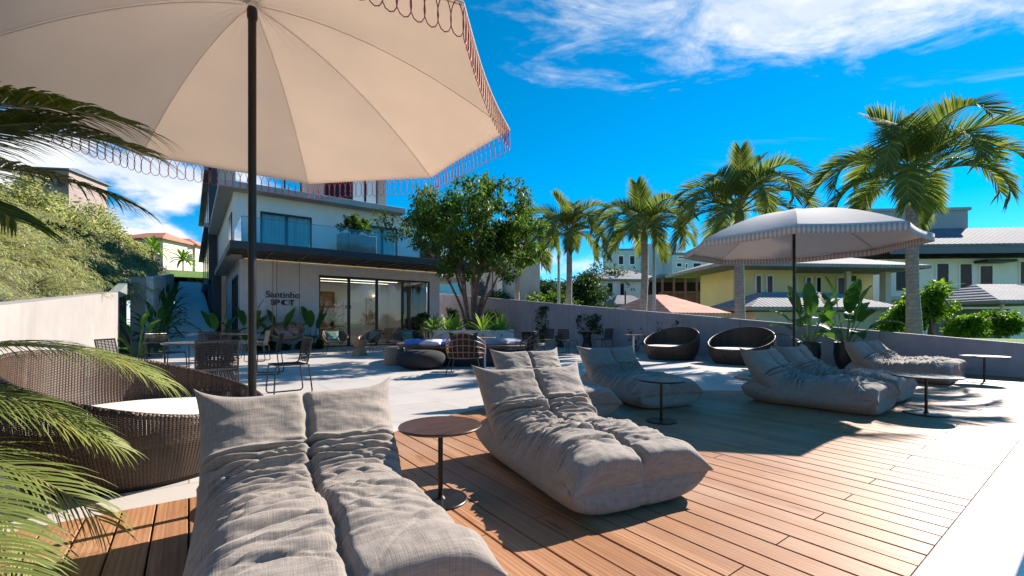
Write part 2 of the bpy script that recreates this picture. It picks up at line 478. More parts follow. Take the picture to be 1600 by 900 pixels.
M['yellow'] = plain("yellow house paint", (0.88,0.71,0.36), 0.75, 0.08, 0.5)
M['black'] = plain("black powder coat", (0.014,0.013,0.014), 0.42, 0.2, 8)
M['navy'] = plain("dark steel fascia", (0.022,0.028,0.040), 0.45, 0.2, 3)
M['brownmetal'] = plain("dark bronze metal", (0.016,0.012,0.011), 0.38, 0.2, 6, metal=0.3)
M['linen'] = m_linen("grey beige linen", (0.098,0.082,0.070), (0.35,0.297,0.25))
M['canvas'] = m_canvas("cream canvas", (0.80,0.745,0.68), 0.44)
M['canvas2'] = m_canvas("white canvas", (0.72,0.68,0.65), 0.22)
M['fringe'] = plain("wine red cord", (0.40,0.025,0.035), 0.7, 0.35, 9)
M['wicker'] = m_weave("brown wicker", (0.028,0.014,0.008), (0.095,0.050,0.026), 240, 80, 0.09)
M['wickerfar'] = m_weave("dark brown wicker", (0.035,0.021,0.016), (0.10,0.062,0.045), 110, 42, 0.0)
M['cushwhite'] = plain("off white cushion fabric", (0.72,0.65,0.58), 0.9, 0.04, 4, bump=0.15, bscale=250)
M['rope'] = m_weave("black rope weave", (0.018,0.016,0.016), (0.06,0.054,0.05), 18, 14, 0.10)
M['rattan'] = m_wood("rattan pole", (0.17,0.075,0.035), (0.30,0.15,0.075), (6,6,6), 0.45)
M['copper'] = plain("copper tube", (0.40,0.16,0.075), 0.35, 0.15, 6, metal=0.6)
M['green'] = plain("bottle green velvet", (0.022,0.085,0.075), 0.85, 0.2, 8)
M['sage'] = plain("sage green cushion fabric", (0.13,0.21,0.165), 0.9, 0.12, 8)
M['charcoal'] = plain("charcoal fabric", (0.020,0.020,0.025), 0.92, 0.25, 30, bump=0.3, bscale=200)
M['pink'] = plain("dusty pink cushion fabric", (0.46,0.235,0.185), 0.9, 0.1, 6)
M['pillowblue'] = plain("blue cushion fabric", (0.10,0.21,0.50), 0.9, 0.1, 6)
M['pillowpale'] = plain("pale lilac cushion fabric", (0.58,0.55,0.64), 0.9, 0.08, 6)
M['rusty'] = m_weave("tan rope pouf", (0.28,0.17,0.11), (0.42,0.28,0.19), 44, 10, 0.0)
M['oak'] = m_wood("warm oak", (0.26,0.135,0.06), (0.42,0.24,0.12), (10,10,0.8), 0.5)
M['walnut'] = m_wood("walnut table top", (0.040,0.022,0.017), (0.095,0.050,0.036), (2,14,2), 0.30)
M['benchwood'] = m_wood("dark bench timber", (0.09,0.05,0.038), (0.17,0.105,0.08), (8,1,8), 0.5)
M['greymetal'] = plain("galvanised metal", (0.30,0.32,0.35), 0.45, 0.1, 3, metal=0.5)
M['whitemetal'] = plain("white metal post", (0.62,0.60,0.66), 0.4, 0.05)
M['glass'] = glassmat("clear door glass", (0.86,0.89,0.90), 0.9)
M['railglass'] = glassmat("teal railing glass", (0.84,0.94,0.95), 1.0)
M['darkglass'] = plain("dark window glass", (0.010,0.014,0.020), 0.12, 0.3, 2, spec=0.25)
M['curtain'] = plain("sheer curtain", (0.75,0.79,0.81), 0.9, 0.06, 3)
M['led'] = emit("warm strip light", (1.0,0.68,0.28), 0.30)
M['ledwhite'] = emit("white ceiling strip light", (1.0,0.86,0.66), 2.2)
M['glow'] = emit("picture lamp", (1.0,0.82,0.55), 8.0)
M['ceil'] = plain("white ceiling", (0.74,0.73,0.72), 0.8, 0.03)
M['palmtrunk'] = m_trunk("ringed palm trunk", (0.25,0.20,0.185), (0.40,0.335,0.31), 34)
M['bark'] = m_trunk("brown bark", (0.105,0.062,0.055), (0.20,0.125,0.105), 6)
M['crownshaft'] = plain("green crownshaft", (0.16,0.22,0.05), 0.5, 0.3, 4)
M['frond'] = leafmat("palm frond", (0.078,0.128,0.040), (0.195,0.24,0.078), 0.42, 0.75, (0.32,0.27,0.07))
M['areca'] = leafmat("areca frond", (0.13,0.18,0.045), (0.27,0.31,0.09), 0.45, 0.42, (0.35,0.33,0.09))
M['arecadark'] = leafmat("dark areca frond", (0.045,0.085,0.022), (0.13,0.175,0.04), 0.42, 0.5, (0.24,0.22,0.06))
M['rachis'] = plain("frond stalk", (0.23,0.21,0.065), 0.5, 0.25, 6)
M['treeleaf'] = leafmat("tree leaf", (0.028,0.080,0.020), (0.10,0.175,0.030), 0.45, 0.5, (0.19,0.27,0.03))
M['hedgeleaf'] = leafmat("dark hedge leaf", (0.018,0.050,0.016), (0.060,0.115,0.025), 0.25, 0.6)
M['brightleaf'] = leafmat("bright shrub leaf", (0.065,0.155,0.016), (0.19,0.33,0.035), 0.4, 0.5)
M['feather'] = leafmat("feathery hillside leaf", (0.20,0.235,0.10), (0.44,0.45,0.26), 0.45, 0.6, (0.56,0.52,0.40))
M['banana'] = leafmat("banana leaf", (0.042,0.115,0.028), (0.10,0.22,0.045), 0.35, 0.48)
M['bigleaf'] = leafmat("large glossy leaf", (0.020,0.082,0.016), (0.055,0.155,0.025), 0.32, 0.48)
M['limeleaf'] = leafmat("lime rosette leaf", (0.13,0.24,0.035), (0.28,0.40,0.09), 0.35, 0.45)
M['stem'] = plain("green stem", (0.10,0.17,0.05), 0.5, 0.2, 8)
M['soil'] = plain("dark soil", (0.045,0.032,0.025), 0.95, 0.3, 20, bump=0.5)
M['pot'] = plain("black plant pot", (0.016,0.018,0.023), 0.5, 0.2, 5)
M['grass'] = m_grass("lawn", (0.075,0.155,0.020), (0.14,0.24,0.035))
M['hill'] = m_grass("rough hillside", (0.075,0.085,0.035), (0.15,0.15,0.075))
M['water'] = None
def m_water():
    m = NT("pool water"); c = m.coord()
    m.base((0.004,0.11,0.27)); m.rough(0.04); m.bump(m.noise(c, 3.5, 3), 0.12, 0.03); return m.m
M['water'] = m_water()
M['roofgrey'] = m_roof("pale grey sheet roof", (0.27,0.26,0.26), (0.36,0.345,0.345), 14)
M['roofblue'] = m_roof("blue grey sheet roof", (0.14,0.15,0.185), (0.20,0.21,0.25), 9)
M['roofpink'] = m_roof("salmon tile roof", (0.62,0.30,0.235), (0.72,0.40,0.32), 16)
M['roofred'] = m_roof("terracotta roof", (0.42,0.17,0.12), (0.52,0.25,0.18), 16)
M['fascia'] = plain("slate blue fascia", (0.12,0.14,0.19), 0.6, 0.1)
M['paleblue'] = plain("pale blue paint", (0.42,0.56,0.62), 0.7, 0.08, 0.5)
M['brick'] = m_wood("red timber", (0.22,0.085,0.05), (0.32,0.14,0.085), (3,3,3), 0.7)
M['turq'] = plain("turquoise panel", (0.03,0.36,0.52), 0.4, 0.1)
M['beige'] = plain("beige tower cladding", (0.52,0.43,0.37), 0.7, 0.06, 0.8)
M['artwork'] = None
def m_art():
    m = NT("abstract canvas"); c = m.coord('Generated')
    n = m.noise(c, 2.6, 4, 0.6, 1.2)
    m.base(m.mix(m.range(n, 0.5, 0.56), (0.62,0.53,0.43), (0.42,0.20,0.08))); m.rough(0.8); return m.m
M['artwork'] = m_art()
# ------------------------------------------------------------------ the terrace and its ground
XL, XR = -1.6, 12.9               # inner faces of the two terrace walls (world X runs along the facade, Y towards it)
def deck_edge(x):
    if 0.6 < x < 7.0: return 0.35 + math.sqrt(max(0.0, 4.36**2 - (x-3.8)**2))
    return 3.3
M['rampwhite'] = m_concrete('light render', (0.62,0.62,0.62), (0.74,0.74,0.74), 0.2)
def build_ground():
    b = MB(); b.add([(-1500,-1500,-3.2),(1500,-1500,-3.2),(1500,1500,-3.2),(-1500,1500,-3.2)], [(0,1,2,3)])
    struct(b.build('ground', M['grass'], smooth=False))
    xs = [XL] + list(np.linspace(0.6, 7.0, 65)) + [XR]
    poly = [(x, deck_edge(x)) for x in xs] + [(XR, 19.6), (1.5, 19.6), (1.5, 22.0), (XL, 22.0)]
    b = MB(); b.add([(x,y,0.0) for x,y in poly] , [tuple(range(len(poly)))])
    struct(b.build('terrace_paving', M['paving'], smooth=False))
    b = MB(); b.add([(XL,0.5,-0.03),(XR,0.5,-0.03),(XR,4.72,-0.03),(XL,4.72,-0.03)], [(0,1,2,3)])
    struct(b.build('deck_gap_shade', M['under'], smooth=False))  # near-black sheet paints the shade seen through the board gaps
    b = MB(); w, gap, top, bot = 0.15, 0.0085, 0.004, -0.026
    i0, i1 = math.floor(XL/w), math.ceil(XR/w)
    for i in range(i0, i1):
        a, c = max(XL, i*w + gap/2), min(XR, (i+1)*w - gap/2)
        if c - a < 0.01: continue
        dz = random.uniform(-0.0012, 0.0012)
        for (ya, yc, yb_, yd) in ((0.502, 0.502, 0.9485+0.9*(i % 3), 0.9485+0.9*(i % 3)), (0.9515+0.9*(i % 3), 0.9515+0.9*(i % 3), deck_edge(a)-0.004, deck_edge(c)-0.004)):
            e = 0.003
            b.add([(a,ya,bot),(c,yc,bot),(c,yd,bot),(a,yb_,bot),(a,ya,top-e+dz),(c,yc,top-e+dz),(c,yd,top-e+dz),(a,yb_,top-e+dz),
                   (a+e,ya,top+dz),(c-e,yc,top+dz),(c-e,yd-e,top+dz),(a+e,yb_-e,top+dz)],
                  [(0,1,5,4),(1,2,6,5),(2,3,7,6),(3,0,4,7),(4,5,9,8),(5,6,10,9),(6,7,11,10),(7,4,8,11),(8,9,10,11)])
    struct(b.build('wooden_deck', M['deck'], smooth=False))
    b = MB(); b.box(XL-3, XR, 0.24, 0.4995, -0.5, 0.012)
    struct(b.build('pool_coping', M['coping'], bevel=0.012))
    b = MB(); b.add([(-8,-14,-0.16),(30,-14,-0.16),(30,0.24,-0.16),(-8,0.24,-0.16)], [(0,1,2,3)])
    struct(b.build('pool_water', M['water'], smooth=False))
    # the path that climbs past the building
    b = MB()
    pr = [(16.9,0.0),(18.0,0.12),(46.0,4.5)]
    for x0, x1, lift in ((-0.64, 0.86, 0.0),):
        vs = []
        for y, z in pr: vs += [(x0,y,z+lift),(x1,y,z+lift)]
        vs += [(x0,46.0,-0.3),(x1,46.0,-0.3),(x0,16.9,-0.3),(x1,16.9,-0.3)]
        b.add(vs, [(0,1,3,2),(2,3,5,4),(4,5,7,6),(0,8,9,1),(0,2,4,6,8),(1,9,7,5,3)])
    struct(b.build('sloping_path', M['rampwhite'], smooth=False))
    # hillside to the left and behind, falling lawn to the right
    X = np.concatenate([np.linspace(-160,-24,24), np.linspace(-22,-1.85,26)]); Y = np.concatenate([np.linspace(-20,60,44), np.linspace(64,280,30)])
    P = [[(x, y, hill(x, y)) for x in X] for y in Y]
    struct(MB().grid(P).build('hillside', M['hill']))
    X = np.linspace(-1.84, 60, 20); Y = np.linspace(46.05, 280, 30)
    struct(MB().grid([[(x, y, hill(x, y)) for x in X] for y in Y]).build('upper_lawn', M['grass']))
    X = np.concatenate([np.linspace(13.12,40,28), np.linspace(44,300,26)]); Y = np.concatenate([np.linspace(-60,44,40)])
    struct(MB().grid([[(x, y, lawn(x, y)) for x in X] for y in Y]).build('lower_lawn', M['grass']))
def wall_top(y): return 0.62 + 0.0925*(y-0.6)
def hill(x, y):
    d = max(0.0, -1.85 - x); d = d if d < 12 else 12+(d-12)*0.3
    z = 0.105*max(y, 0) if y < 104 else 10.9 + 0.004*(y-104)
    z += min(6.5, 0.50*d) * max(0.0, min(1.0, (75-y)/35.0)) + 0.25*math.sin(x*0.7+y*0.31) * min(1, d/3)
    if x > 10: z -= min(12, (x-10)*0.2)
    return z if y > 14 else min(z, 0.45 + 0.07*max(0,y) + min(6.5, 0.50*d))
def lawn(x, y):
    return max(-2.6, 0.52 - 0.14*max(0.0, x-21)) + 0.05*math.sin(x*0.9+y*0.6)
build_ground()

# ------------------------------------------------------------------ terrace walls
def sloped_wall(b, x0, x1, ya, yb, za, zb, zbot=-0.4):
    b.add([(x0,ya,zbot),(x1,ya,zbot),(x1,yb,zbot),(x0,yb,zbot),(x0,ya,za),(x1,ya,za),(x1,yb,zb),(x0,yb,zb)],
          [(3,2,1,0),(4,5,6,7),(0,1,5,4),(1,2,6,5),(2,3,7,6),(3,0,4,7)])
def build_walls():
    t = thing('terrace_wall', 'long mauve grey rendered wall with sloping top along the palm side', 'wall', (XR,0,0))
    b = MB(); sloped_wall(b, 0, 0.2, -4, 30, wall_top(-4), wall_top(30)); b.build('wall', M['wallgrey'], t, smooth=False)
    b = MB(); sloped_wall(b, -0.012, -0.001, 0.7, 29.9, 0.06, 0.06, 0.003); b.build('skirting', M['conc'], t, smooth=False)
    t = thing('boundary_wall', 'sunlit pale rendered wall with sloping top below the feathery hillside', 'wall', (XL,0,0))
    b = MB(); top = lambda y: 0.63 + 0.0775*max(y, -2)
    sloped_wall(b, -0.22, 0, -4, 16.8, top(-4), top(16.8)); b.build('wall', M['wallpale'], t, smooth=False)
    b = MB(); b.add([(-0.22,16.8,1.78),(0,16.8,1.78),(0,19.9,2.02),(-0.22,19.9,2.02),(-0.22,16.8,top(16.8)),(0,16.8,top(16.8)),(0,19.9,top(19.9)+0.35),(-0.22,19.9,top(19.9)+0.35)],
          [(3,2,1,0),(4,5,6,7),(0,1,5,4),(1,2,6,5),(2,3,7,6),(3,0,4,7)]); b.build('lintel', M['wallpale'], t, smooth=False)
    g = thing('bar_gate', 'dark metal bar gate in the opening of the pale wall', 'gate', (XL,16.8,0))
    b = MB(); 
    for k in range(13): b.box(-0.13,-0.10,0.12+k*0.24,0.145+k*0.24,0.05,1.80+k*0.012)
    b.build('bars', M['navy'], g, smooth=False)
    b = MB(); b.box(-0.135,-0.095,0.02,3.08,0.02,0.06); b.box(-0.138,-0.092,0.02,3.08,1.0,1.04); b.build('rail', M['navy'], g, smooth=False)
    t = thing('stepped_wall', 'shaded concrete wall rising beside the sloping path', 'wall', (-1.0,19.9,0))
    b = MB(); sloped_wall(b, -0.2, 0, 0, 27, 2.65, 5.15); b.build('wall', M['rampwhite'], t, smooth=False)
    b = MB(); b.box(-0.6,-0.202,-0.2,0,-0.2,2.62); b.build('end_pier', M['conc'], t, smooth=False)
build_walls()

# ------------------------------------------------------------------ the main building
def sheet_glass(b, x0, x1, y, z0, z1): b.box(x0, x1, y-0.004, y+0.004, z0, z1)
def build_main():
    F = 19.6
    t = thing('main_building', 'cement and white two storey building with dark canopy and glass doors', 'building', (0,0,0))
    b = MB(); b.box(1.56, 4.39, F, F+0.25, 0, 3.45); b.box(4.39, 9.43, F, F+0.25, 3.05, 3.45); b.box(9.43, 9.95, F, F+0.25, 0, 3.45)
    b.box(1.56, 1.81, F+0.25, F+0.7, 0, 3.45); b.box(1.56, 1.81, F+3.3, 27, 0, 3.45); b.box(1.56, 1.81, F+0.7, F+3.3, 2.95, 3.45)
    b.build('facade_wall', M['facade'], t, smooth=False)
    # interior seen through the doors
    b = MB(); b.box(1.82, 12.0, 25.8, 26.0, 0, 3.3); b.box(9.7, 9.85, F+3.2, 25.8, 0, 3.3); b.build('interior_wall', M['white'], t, smooth=False)
    b = MB(); b.box(1.82, 12.0, F+0.26, 25.8, 3.28, 3.36); b.build('interior_ceiling', M['ceil'], t, smooth=False)
    b = MB(); b.box(1.82, 12.0, F+0.0, 26, -0.1, 0.008); b.build('interior_floor', M['paving'], t, smooth=False)
    b = MB(); b.box(4.1, 6.45, 25.2, 25.4, 0.01, 2.75); b.build('timber_panel', M['oak'], t, smooth=False)
    b = MB(); b.box(7.05, 8.05, 25.70, 25.78, 0.01, 2.25); d = b.build('interior_door', M['ceil'], t, bevel=0.01)
    b = MB(); b.box(7.13, 7.25, 25.64, 25.695, 1.02, 1.05); b.box(7.13,7.16,25.64,25.695,0.98,1.09); b.build('handle', M['black'], d)
    for y in (20.6, 22.0, 23.4, 24.8):
        b = MB(); b.box(2.4, 9.3, y, y+0.06, 3.268, 3.279); b.build('ceiling_strip_light', M['ledwhite'], t, smooth=False)
    b = MB(); b.lathe([(0.05,0),(0.05,0.02)], 14, (8.75,25.62,2.62)); b.build('picture_light', M['glow'], t)
    # black framed glass doors across the front
    def door(x0, x1, name='glass_door', handle=False):
        b = MB(); f = 0.05
        b.box(x0, x0+f, F+0.06, F+0.14, 0.02, 3.04); b.box(x1-f, x1, F+0.06, F+0.14, 0.02, 3.04)
        b.box(x0+f, x1-f, F+0.06, F+0.14, 2.98, 3.04); b.box(x0+f, x1-f, F+0.06, F+0.14, 0.02, 0.08)
        o = b.build(name, M['black'], t, smooth=False)
        b = MB(); sheet_glass(b, x0+f, x1-f, F+0.10, 0.08, 2.98); b.build('pane', M['glass'], o, smooth=False)
        if handle:
            b = MB(); b.box(x0+0.005, x0+0.035, F-0.02, F+0.055, 0.95, 1.45); b.build('handle', M['brass'], o, bevel=0.004)
        return o
    for x0, x1 in ((4.40,5.62),(5.63,6.85),(6.86,8.07)): door(x0, x1)
    door(8.08, 9.42, handle=True)
    # black framed glazing down the room's right side
    for k in range(4):
        y0 = F+0.3+k*0.75
        b = MB(); b.box(9.30,9.38,y0,y0+0.07,0.02,3.0); b.box(9.30,9.38,y0+0.07,y0+0.75,2.93,3.0); b.box(9.30,9.38,y0+0.07,y0+0.75,0.02,0.1)
        o = b.build('side_glazing', M['black'], t, smooth=False)
        b = MB(); b.box(9.335,9.345,y0+0.07,y0+0.75,0.1,2.93); b.build('pane', M['darkglass'], o, smooth=False)
    # side door on the left flank
    b = MB(); b.box(1.52,1.60,F+0.72,F+0.80,0.02,2.94); b.box(1.52,1.60,F+3.2,F+3.28,0.02,2.94); b.box(1.52,1.60,F+0.8,F+3.2,2.86,2.94); b.box(1.52,1.60,F+1.96,F+2.04,0.02,2.86)
    o = b.build('side_door', M['black'], t, smooth=False)
    b = MB(); b.box(1.556,1.564,F+0.8,F+1.96,0.02,2.86); b.box(1.556,1.564,F+2.04,F+3.2,0.02,2.86); b.build('pane', M['glass'], o, smooth=False)
    # canopy that carries the balcony
    b = MB(); b.box(1.06,11.54,16.6,16.72,3.45,3.69); b.box(1.06,1.18,16.72,F-0.9,3.45,3.69); b.box(11.42,11.54,16.72,F+0.6,3.45,3.69)
    b.build('canopy_fascia', M['navy'], t, bevel=0.006)
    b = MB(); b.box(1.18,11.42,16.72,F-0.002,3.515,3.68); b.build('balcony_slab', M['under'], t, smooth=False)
    b = MB()
    for k in range(9): b.box(2.3+k*1.12,2.34+k*1.12,16.72,F-0.35,3.462,3.492)
    for y in (17.3,17.9,18.5): b.box(1.18,11.42,y,y+0.03,3.494,3.514)
    b.build('canopy_grid', M['greydark'], t, smooth=False)
    b = MB(); b.box(1.18,11.42,F-0.30,F-0.003,3.452,3.512); b.box(1.06,1.56,F-0.9+0.003,27,3.453,3.69); b.build('canopy_soffit', M['conc'], t, smooth=False)
    b = MB(); b.box(1.7,11.3,F-0.34,F-0.315,3.454,3.470); b.build('canopy_strip_light', M['led'], t, smooth=False)
    # upper storey
    b = MB(); b.box(1.36,2.24,F,F+0.25,3.691,6.0); b.box(2.24,4.11,F,F+0.25,5.40,6.0); b.box(4.11,6.4,F,F+0.25,3.691,6.0); b.box(6.4,7.8,F,F+0.25,5.40,6.0); b.box(7.8,8.9,F,F+0.25,3.691,6.0)
    b.box(1.36,1.58,F+0.25,30,3.691,6.0); b.box(8.7,8.9,F+0.25,30,3.691,6.0)
    b.build('upper_wall', M['white'], t, smooth=False)
    for x0, x1 in ((2.24,4.11),(6.4,7.8)):
        b = MB(); y0, y1 = F+0.03, F+0.11; f = 0.07
        b.box(x0,x0+f,y0,y1,3.70,5.40); b.box(x1-f,x1,y0,y1,3.70,5.40); b.box(x0+f,x1-f,y0,y1,5.33,5.40); b.box((x0+x1)/2-0.04,(x0+x1)/2+0.04,y0,y1,3.70,5.33)
        o = b.build('balcony_window', M['black'], t, smooth=False)
        b = MB(); sheet_glass(b, x0+f, x1-f, F+0.075, 3.70, 5.33); b.build('pane', M['railglass'], o, smooth=False)
        b = MB(); n = 120
        xs = np.linspace(x0+f, x1-f, n); ys = F+0.20+0.028*np.sin(xs*42+2*np.sin(xs*7))
        b.grid([[(x,y,3.70) for x,y in zip(xs,ys)],[(x,y,5.36) for x,y in zip(xs,ys)]]); b.build('curtain', M['curtain'], o)
        b = MB(); b.box(x0,x1,F+0.6,F+0.65,3.7,5.4); b.build('dark_room_panel', M['under'], o, smooth=False)  # near-black panel stands in for the unlit room behind the curtain
    b = MB(); b.box(1.325,1.375,F+0.6,F+1.9,3.75,5.35); o = b.build('side_window', M['darkglass'], t, smooth=False)
    b = MB(); b.box(0.88,7.95,F-0.62,30,6.001,6.24); b.build('roof', M['roofconc'], t, bevel=0.008)
    # glass guard along the balcony
    xs = [1.38,2.95,4.75,6.55,8.35,10.0,11.4]
    for a, c in zip(xs, xs[1:]):
        b = MB(); b.box(a+0.012,c-0.012,16.655,16.667,3.691,4.50); b.build('balustrade_panel', M['railglass'], t, smooth=False)
    b = MB(); b.box(1.374,1.386,16.70,F-0.05,3.691,4.50); b.build('balustrade_panel', M['railglass'], t, smooth=False)
    b = MB()
    for x in xs: b.box(x-0.009,x+0.009,16.645,16.677,3.691,4.505)
    b.build('balustrade_posts', M['teal'], t, smooth=False)
    b = MB(); b.box(1.37,11.41,16.652,16.670,4.502,4.516); b.build('top_rail', M['teal'], t, smooth=False)
    # set back upper levels
    b = MB(); b.box(5.15,8.15,22,28,6.241,8.8); b.build('penthouse_wall', M['beige'], t, smooth=False)
    for k, (x0,x1,mt) in enumerate(((5.2,6.3,'darkglass'),(6.45,7.0,'curtain'),(7.1,7.6,'curtain'))):
        b = MB(); b.box(x0,x1,21.93,21.997,6.3,8.4); o = b.build('penthouse_window', M[mt], t, smooth=False)
        b = MB(); b.box(x0-0.06,x0,21.90,21.995,6.3,8.45); b.box(x1,x1+0.06,21.90,21.995,6.3,8.45); b.build('frame', M['black'], o, smooth=False)
    for x in (3.6, 4.3):
        b = MB(); b.box(x,x+0.07,23,23.07,6.241,9.0); b.build('roof_post', M['navy'], t, smooth=False)
    b = MB(); b.box(8.0,11.4,21.6,22.6,3.691,5.6); b.build('rear_wall', M['white'], t, smooth=False)
    b = MB(); b.box(9.2,11.0,21.55,21.597,3.75,5.4); b.build('rear_window', M['darkglass'], t, smooth=False)
    # tall rear wing on the left, its flank in bays
    b = MB(); b.box(1.0,2.2,30.2,48,-0.2,10.4); b.build('wing_wall', M['beige'], t, smooth=False)
    for fl in range(3):
        z0 = 0.6+fl*3.2
        for k in range(4):
            b = MB(); b.box(0.97,0.998,30.6+k*4.4,33.6+k*4.4,z0,z0+2.5); b.build('wing_window', M['darkglass'], t, smooth=False)
        b = MB(); b.box(0.70,0.996,30.0,48,z0+2.6,z0+2.85); b.build('slab_edge', M['slate'], t, smooth=False)
    b = MB(); b.box(1.0,1.35,27.0,30.2,-0.2,3.45); b.box(0.9,1.3,30.0,30.19,-0.2,10.2); b.build('dark_pier', M['navy'], t, smooth=False)
M['brass'] = plain("brass", (0.62,0.42,0.10), 0.3, 0.1, metal=0.8)
M['greydark'] = plain("grey steel tee", (0.09,0.095,0.10), 0.5, 0.1)
M['roofconc'] = m_concrete("blue grey roof concrete", (0.33,0.35,0.37), (0.43,0.45,0.47))  # roof slab concrete in a bluish grey
M['teal'] = plain("dark teal rail", (0.05,0.13,0.15), 0.35, 0.1)
M['slate'] = plain("slate slab edge", (0.16,0.20,0.26), 0.6, 0.1)
build_main()

def build_sign():
    t = thing('wall_sign', 'dark raised lettering with toggle symbol on the cement facade', 'sign', (2.42,19.595,1.74))
    def text(body, name, size, x, z, off, width):
        cu = bpy.data.curves.new(name, 'FONT'); cu.body = body; cu.size = size; cu.extrude = 0.012; cu.offset = off
        o = bpy.data.objects.new(name, cu); COL.objects.link(o)
        bpy.context.view_layer.update()
        k = width / o.dimensions.x
        me = o.to_mesh().copy(); bpy.data.objects.remove(o)
        q = bpy.data.objects.new(name, me); COL.objects.link(q); me.materials.append(M['letter'])
        q.parent = t; q.location = (x, -0.012, z); q.rotation_euler = (R(90),0,0); q.scale = (k,1.0,1.0)
    text("Santinho", 'lettering', 0.36, 0.0, 0.31, 0.004, 1.22)
    text("SP", 'lettering', 0.29, 0.19, 0.02, 0.014, 0.32)
    text("T", 'lettering', 0.29, 0.86, 0.02, 0.014, 0.17)
    b = MB(); h = 0.105; n = 14; cx0, cx1 = 0.645, 0.745; zc = 0.12
    outer = [(cx1+h*math.cos(a), zc+h*math.sin(a)) for a in np.linspace(-math.pi/2, math.pi/2, n)] + [(cx0+h*math.cos(a), zc+h*math.sin(a)) for a in np.linspace(math.pi/2, 3*math.pi/2, n)]
    m = len(outer)
    b.add([(x,-0.022,z) for x,z in outer]+[(x,0,z) for x,z in outer], [tuple(range(m))]+[(i,i+m,(i+1)%m+m,(i+1)%m) for i in range(m)])
    p = b.build('toggle_pill', M['letter'], t, smooth=False)
    b = MB(); c = [(cx1+0.078*math.cos(a), zc+0.078*math.sin(a)) for a in np.linspace(0, 2*math.pi, 24, endpoint=False)]
    b.add([(x,-0.026,z) for x,z in c]+[(x,-0.023,z) for x,z in c], [tuple(range(24))]+[(i,i+24,(i+1)%24+24,(i+1)%24) for i in range(24)])
    b.build('toggle_dot', M['facade'], p, smooth=False)
M['letter'] = plain("dark navy lettering", (0.018,0.022,0.05), 0.5, 0.1)
build_sign()

# ------------------------------------------------------------------ foliage builders
def unit(v): return v / np.maximum(np.linalg.norm(v, axis=-1, keepdims=True), 1e-9)
def leaf_object(name, P, Dr, Nn, ln, wd, mat, parent=None, bend=0.25):
    """pointed leaves: base P, along Dr, across Dr x Nn, a slight gutter and a drooping tip"""
    n = len(P); S_ = unit(np.cross(Dr, Nn)); U = unit(np.cross(S_, Dr))
    ln, wd = ln[:,None], wd[:,None]
    mid = P + Dr*ln*0.5
    V = np.stack([P, mid + S_*wd*0.5 + U*wd*0.18, P + Dr*ln - U*ln*bend, mid - S_*wd*0.5 + U*wd*0.18], 1).reshape(-1,3)
    me = bpy.data.meshes.new(name)
    me.vertices.add(4*n); me.loops.add(4*n); me.polygons.add(n)
    me.vertices.foreach_set('co', V.astype(np.float32).ravel())
    me.loops.foreach_set('vertex_index', np.arange(4*n, dtype=np.int32))
    me.polygons.foreach_set('loop_start', np.arange(0, 4*n, 4, dtype=np.int32))
    me.polygons.foreach_set('loop_total', np.full(n, 4, dtype=np.int32))
    me.update(calc_edges=True); me.materials.append(mat)
    o = bpy.data.objects.new(name, me); COL.objects.link(o)
    if parent is not None: o.parent = parent
    return o
def clumps(g, centres, radii, per, size, aspect=0.45, outward=0.6, up=0.35, squash=0.75):
    C = np.repeat(np.asarray(centres, float), per, 0); r = np.repeat(np.asarray(radii, float), per)
    d = unit(g.normal(size=C.shape)); rad = r*np.power(g.random(len(C)), 0.45)
    off = d*rad[:,None]; off[:,2] *= squash
    P = C + off
    Dr = unit(d*outward + g.normal(size=C.shape)*0.6 + np.array([0,0,-0.15]))
    Nn = unit(g.normal(size=C.shape)*0.6 + np.array([0,0,1.0])*up*3)
    ln = size*g.uniform(0.5, 1.5, len(C))
    return P, Dr, Nn, ln, ln*aspect
def crown_points(g, n, ell, shell=0.55, bottom=-0.4):
    out = []
    while len(out) < n:
        p = g.normal(size=3); p /= np.linalg.norm(p); p *= g.uniform(shell, 1.0)
        if p[2] < bottom: continue
        out.append(p*np.asarray(ell))
    return np.array(out)

def bushy(name, label, cat, loc, size, mat, seed, n=26, per=110, leaf=0.12, group=None, trunk=0.0, aspect=0.45, squash=0.75, bottom=-0.5):
    """shrub or small tree: a short stem and an uneven crown of leaf clumps"""
    g = np.random.default_rng(seed)
    t = thing(name, label, cat, loc, 0, group)
    sx, sy, sz = size
    C = crown_points(g, n, (sx*0.8, sy*0.8, sz*0.8), 0.35, bottom) * g.uniform(0.82, 1.12, (n,1)); C[:,2] += trunk + sz*0.62
    rad = g.uniform(0.22, 0.42, n)*min(sx, sy, sz*1.3)
    leaf_object('crown', *clumps(g, C, rad, per, leaf, aspect, squash=squash), mat, t)
    b = MB()
    k = 5 if trunk < 1 else 4
    for i in range(k):
        q = C[i]; h = trunk + sz*0.25
        p0 = Vector((g.normal()*0.04, g.normal()*0.04, -0.15)); p1 = Vector((q[0]*0.25, q[1]*0.25, max(0.1, h*0.75)))
        b.tube([p0, (p0+p1)/2 + Vector((g.normal()*0.03, g.normal()*0.03, 0)), p1, Vector(q)], [0.035+0.03*trunk, 0.03+0.024*trunk, 0.02+0.012*trunk, 0.008], 6)
    b.build('trunk' if trunk > 0.6 else 'stem', M['bark'], t)
    return t

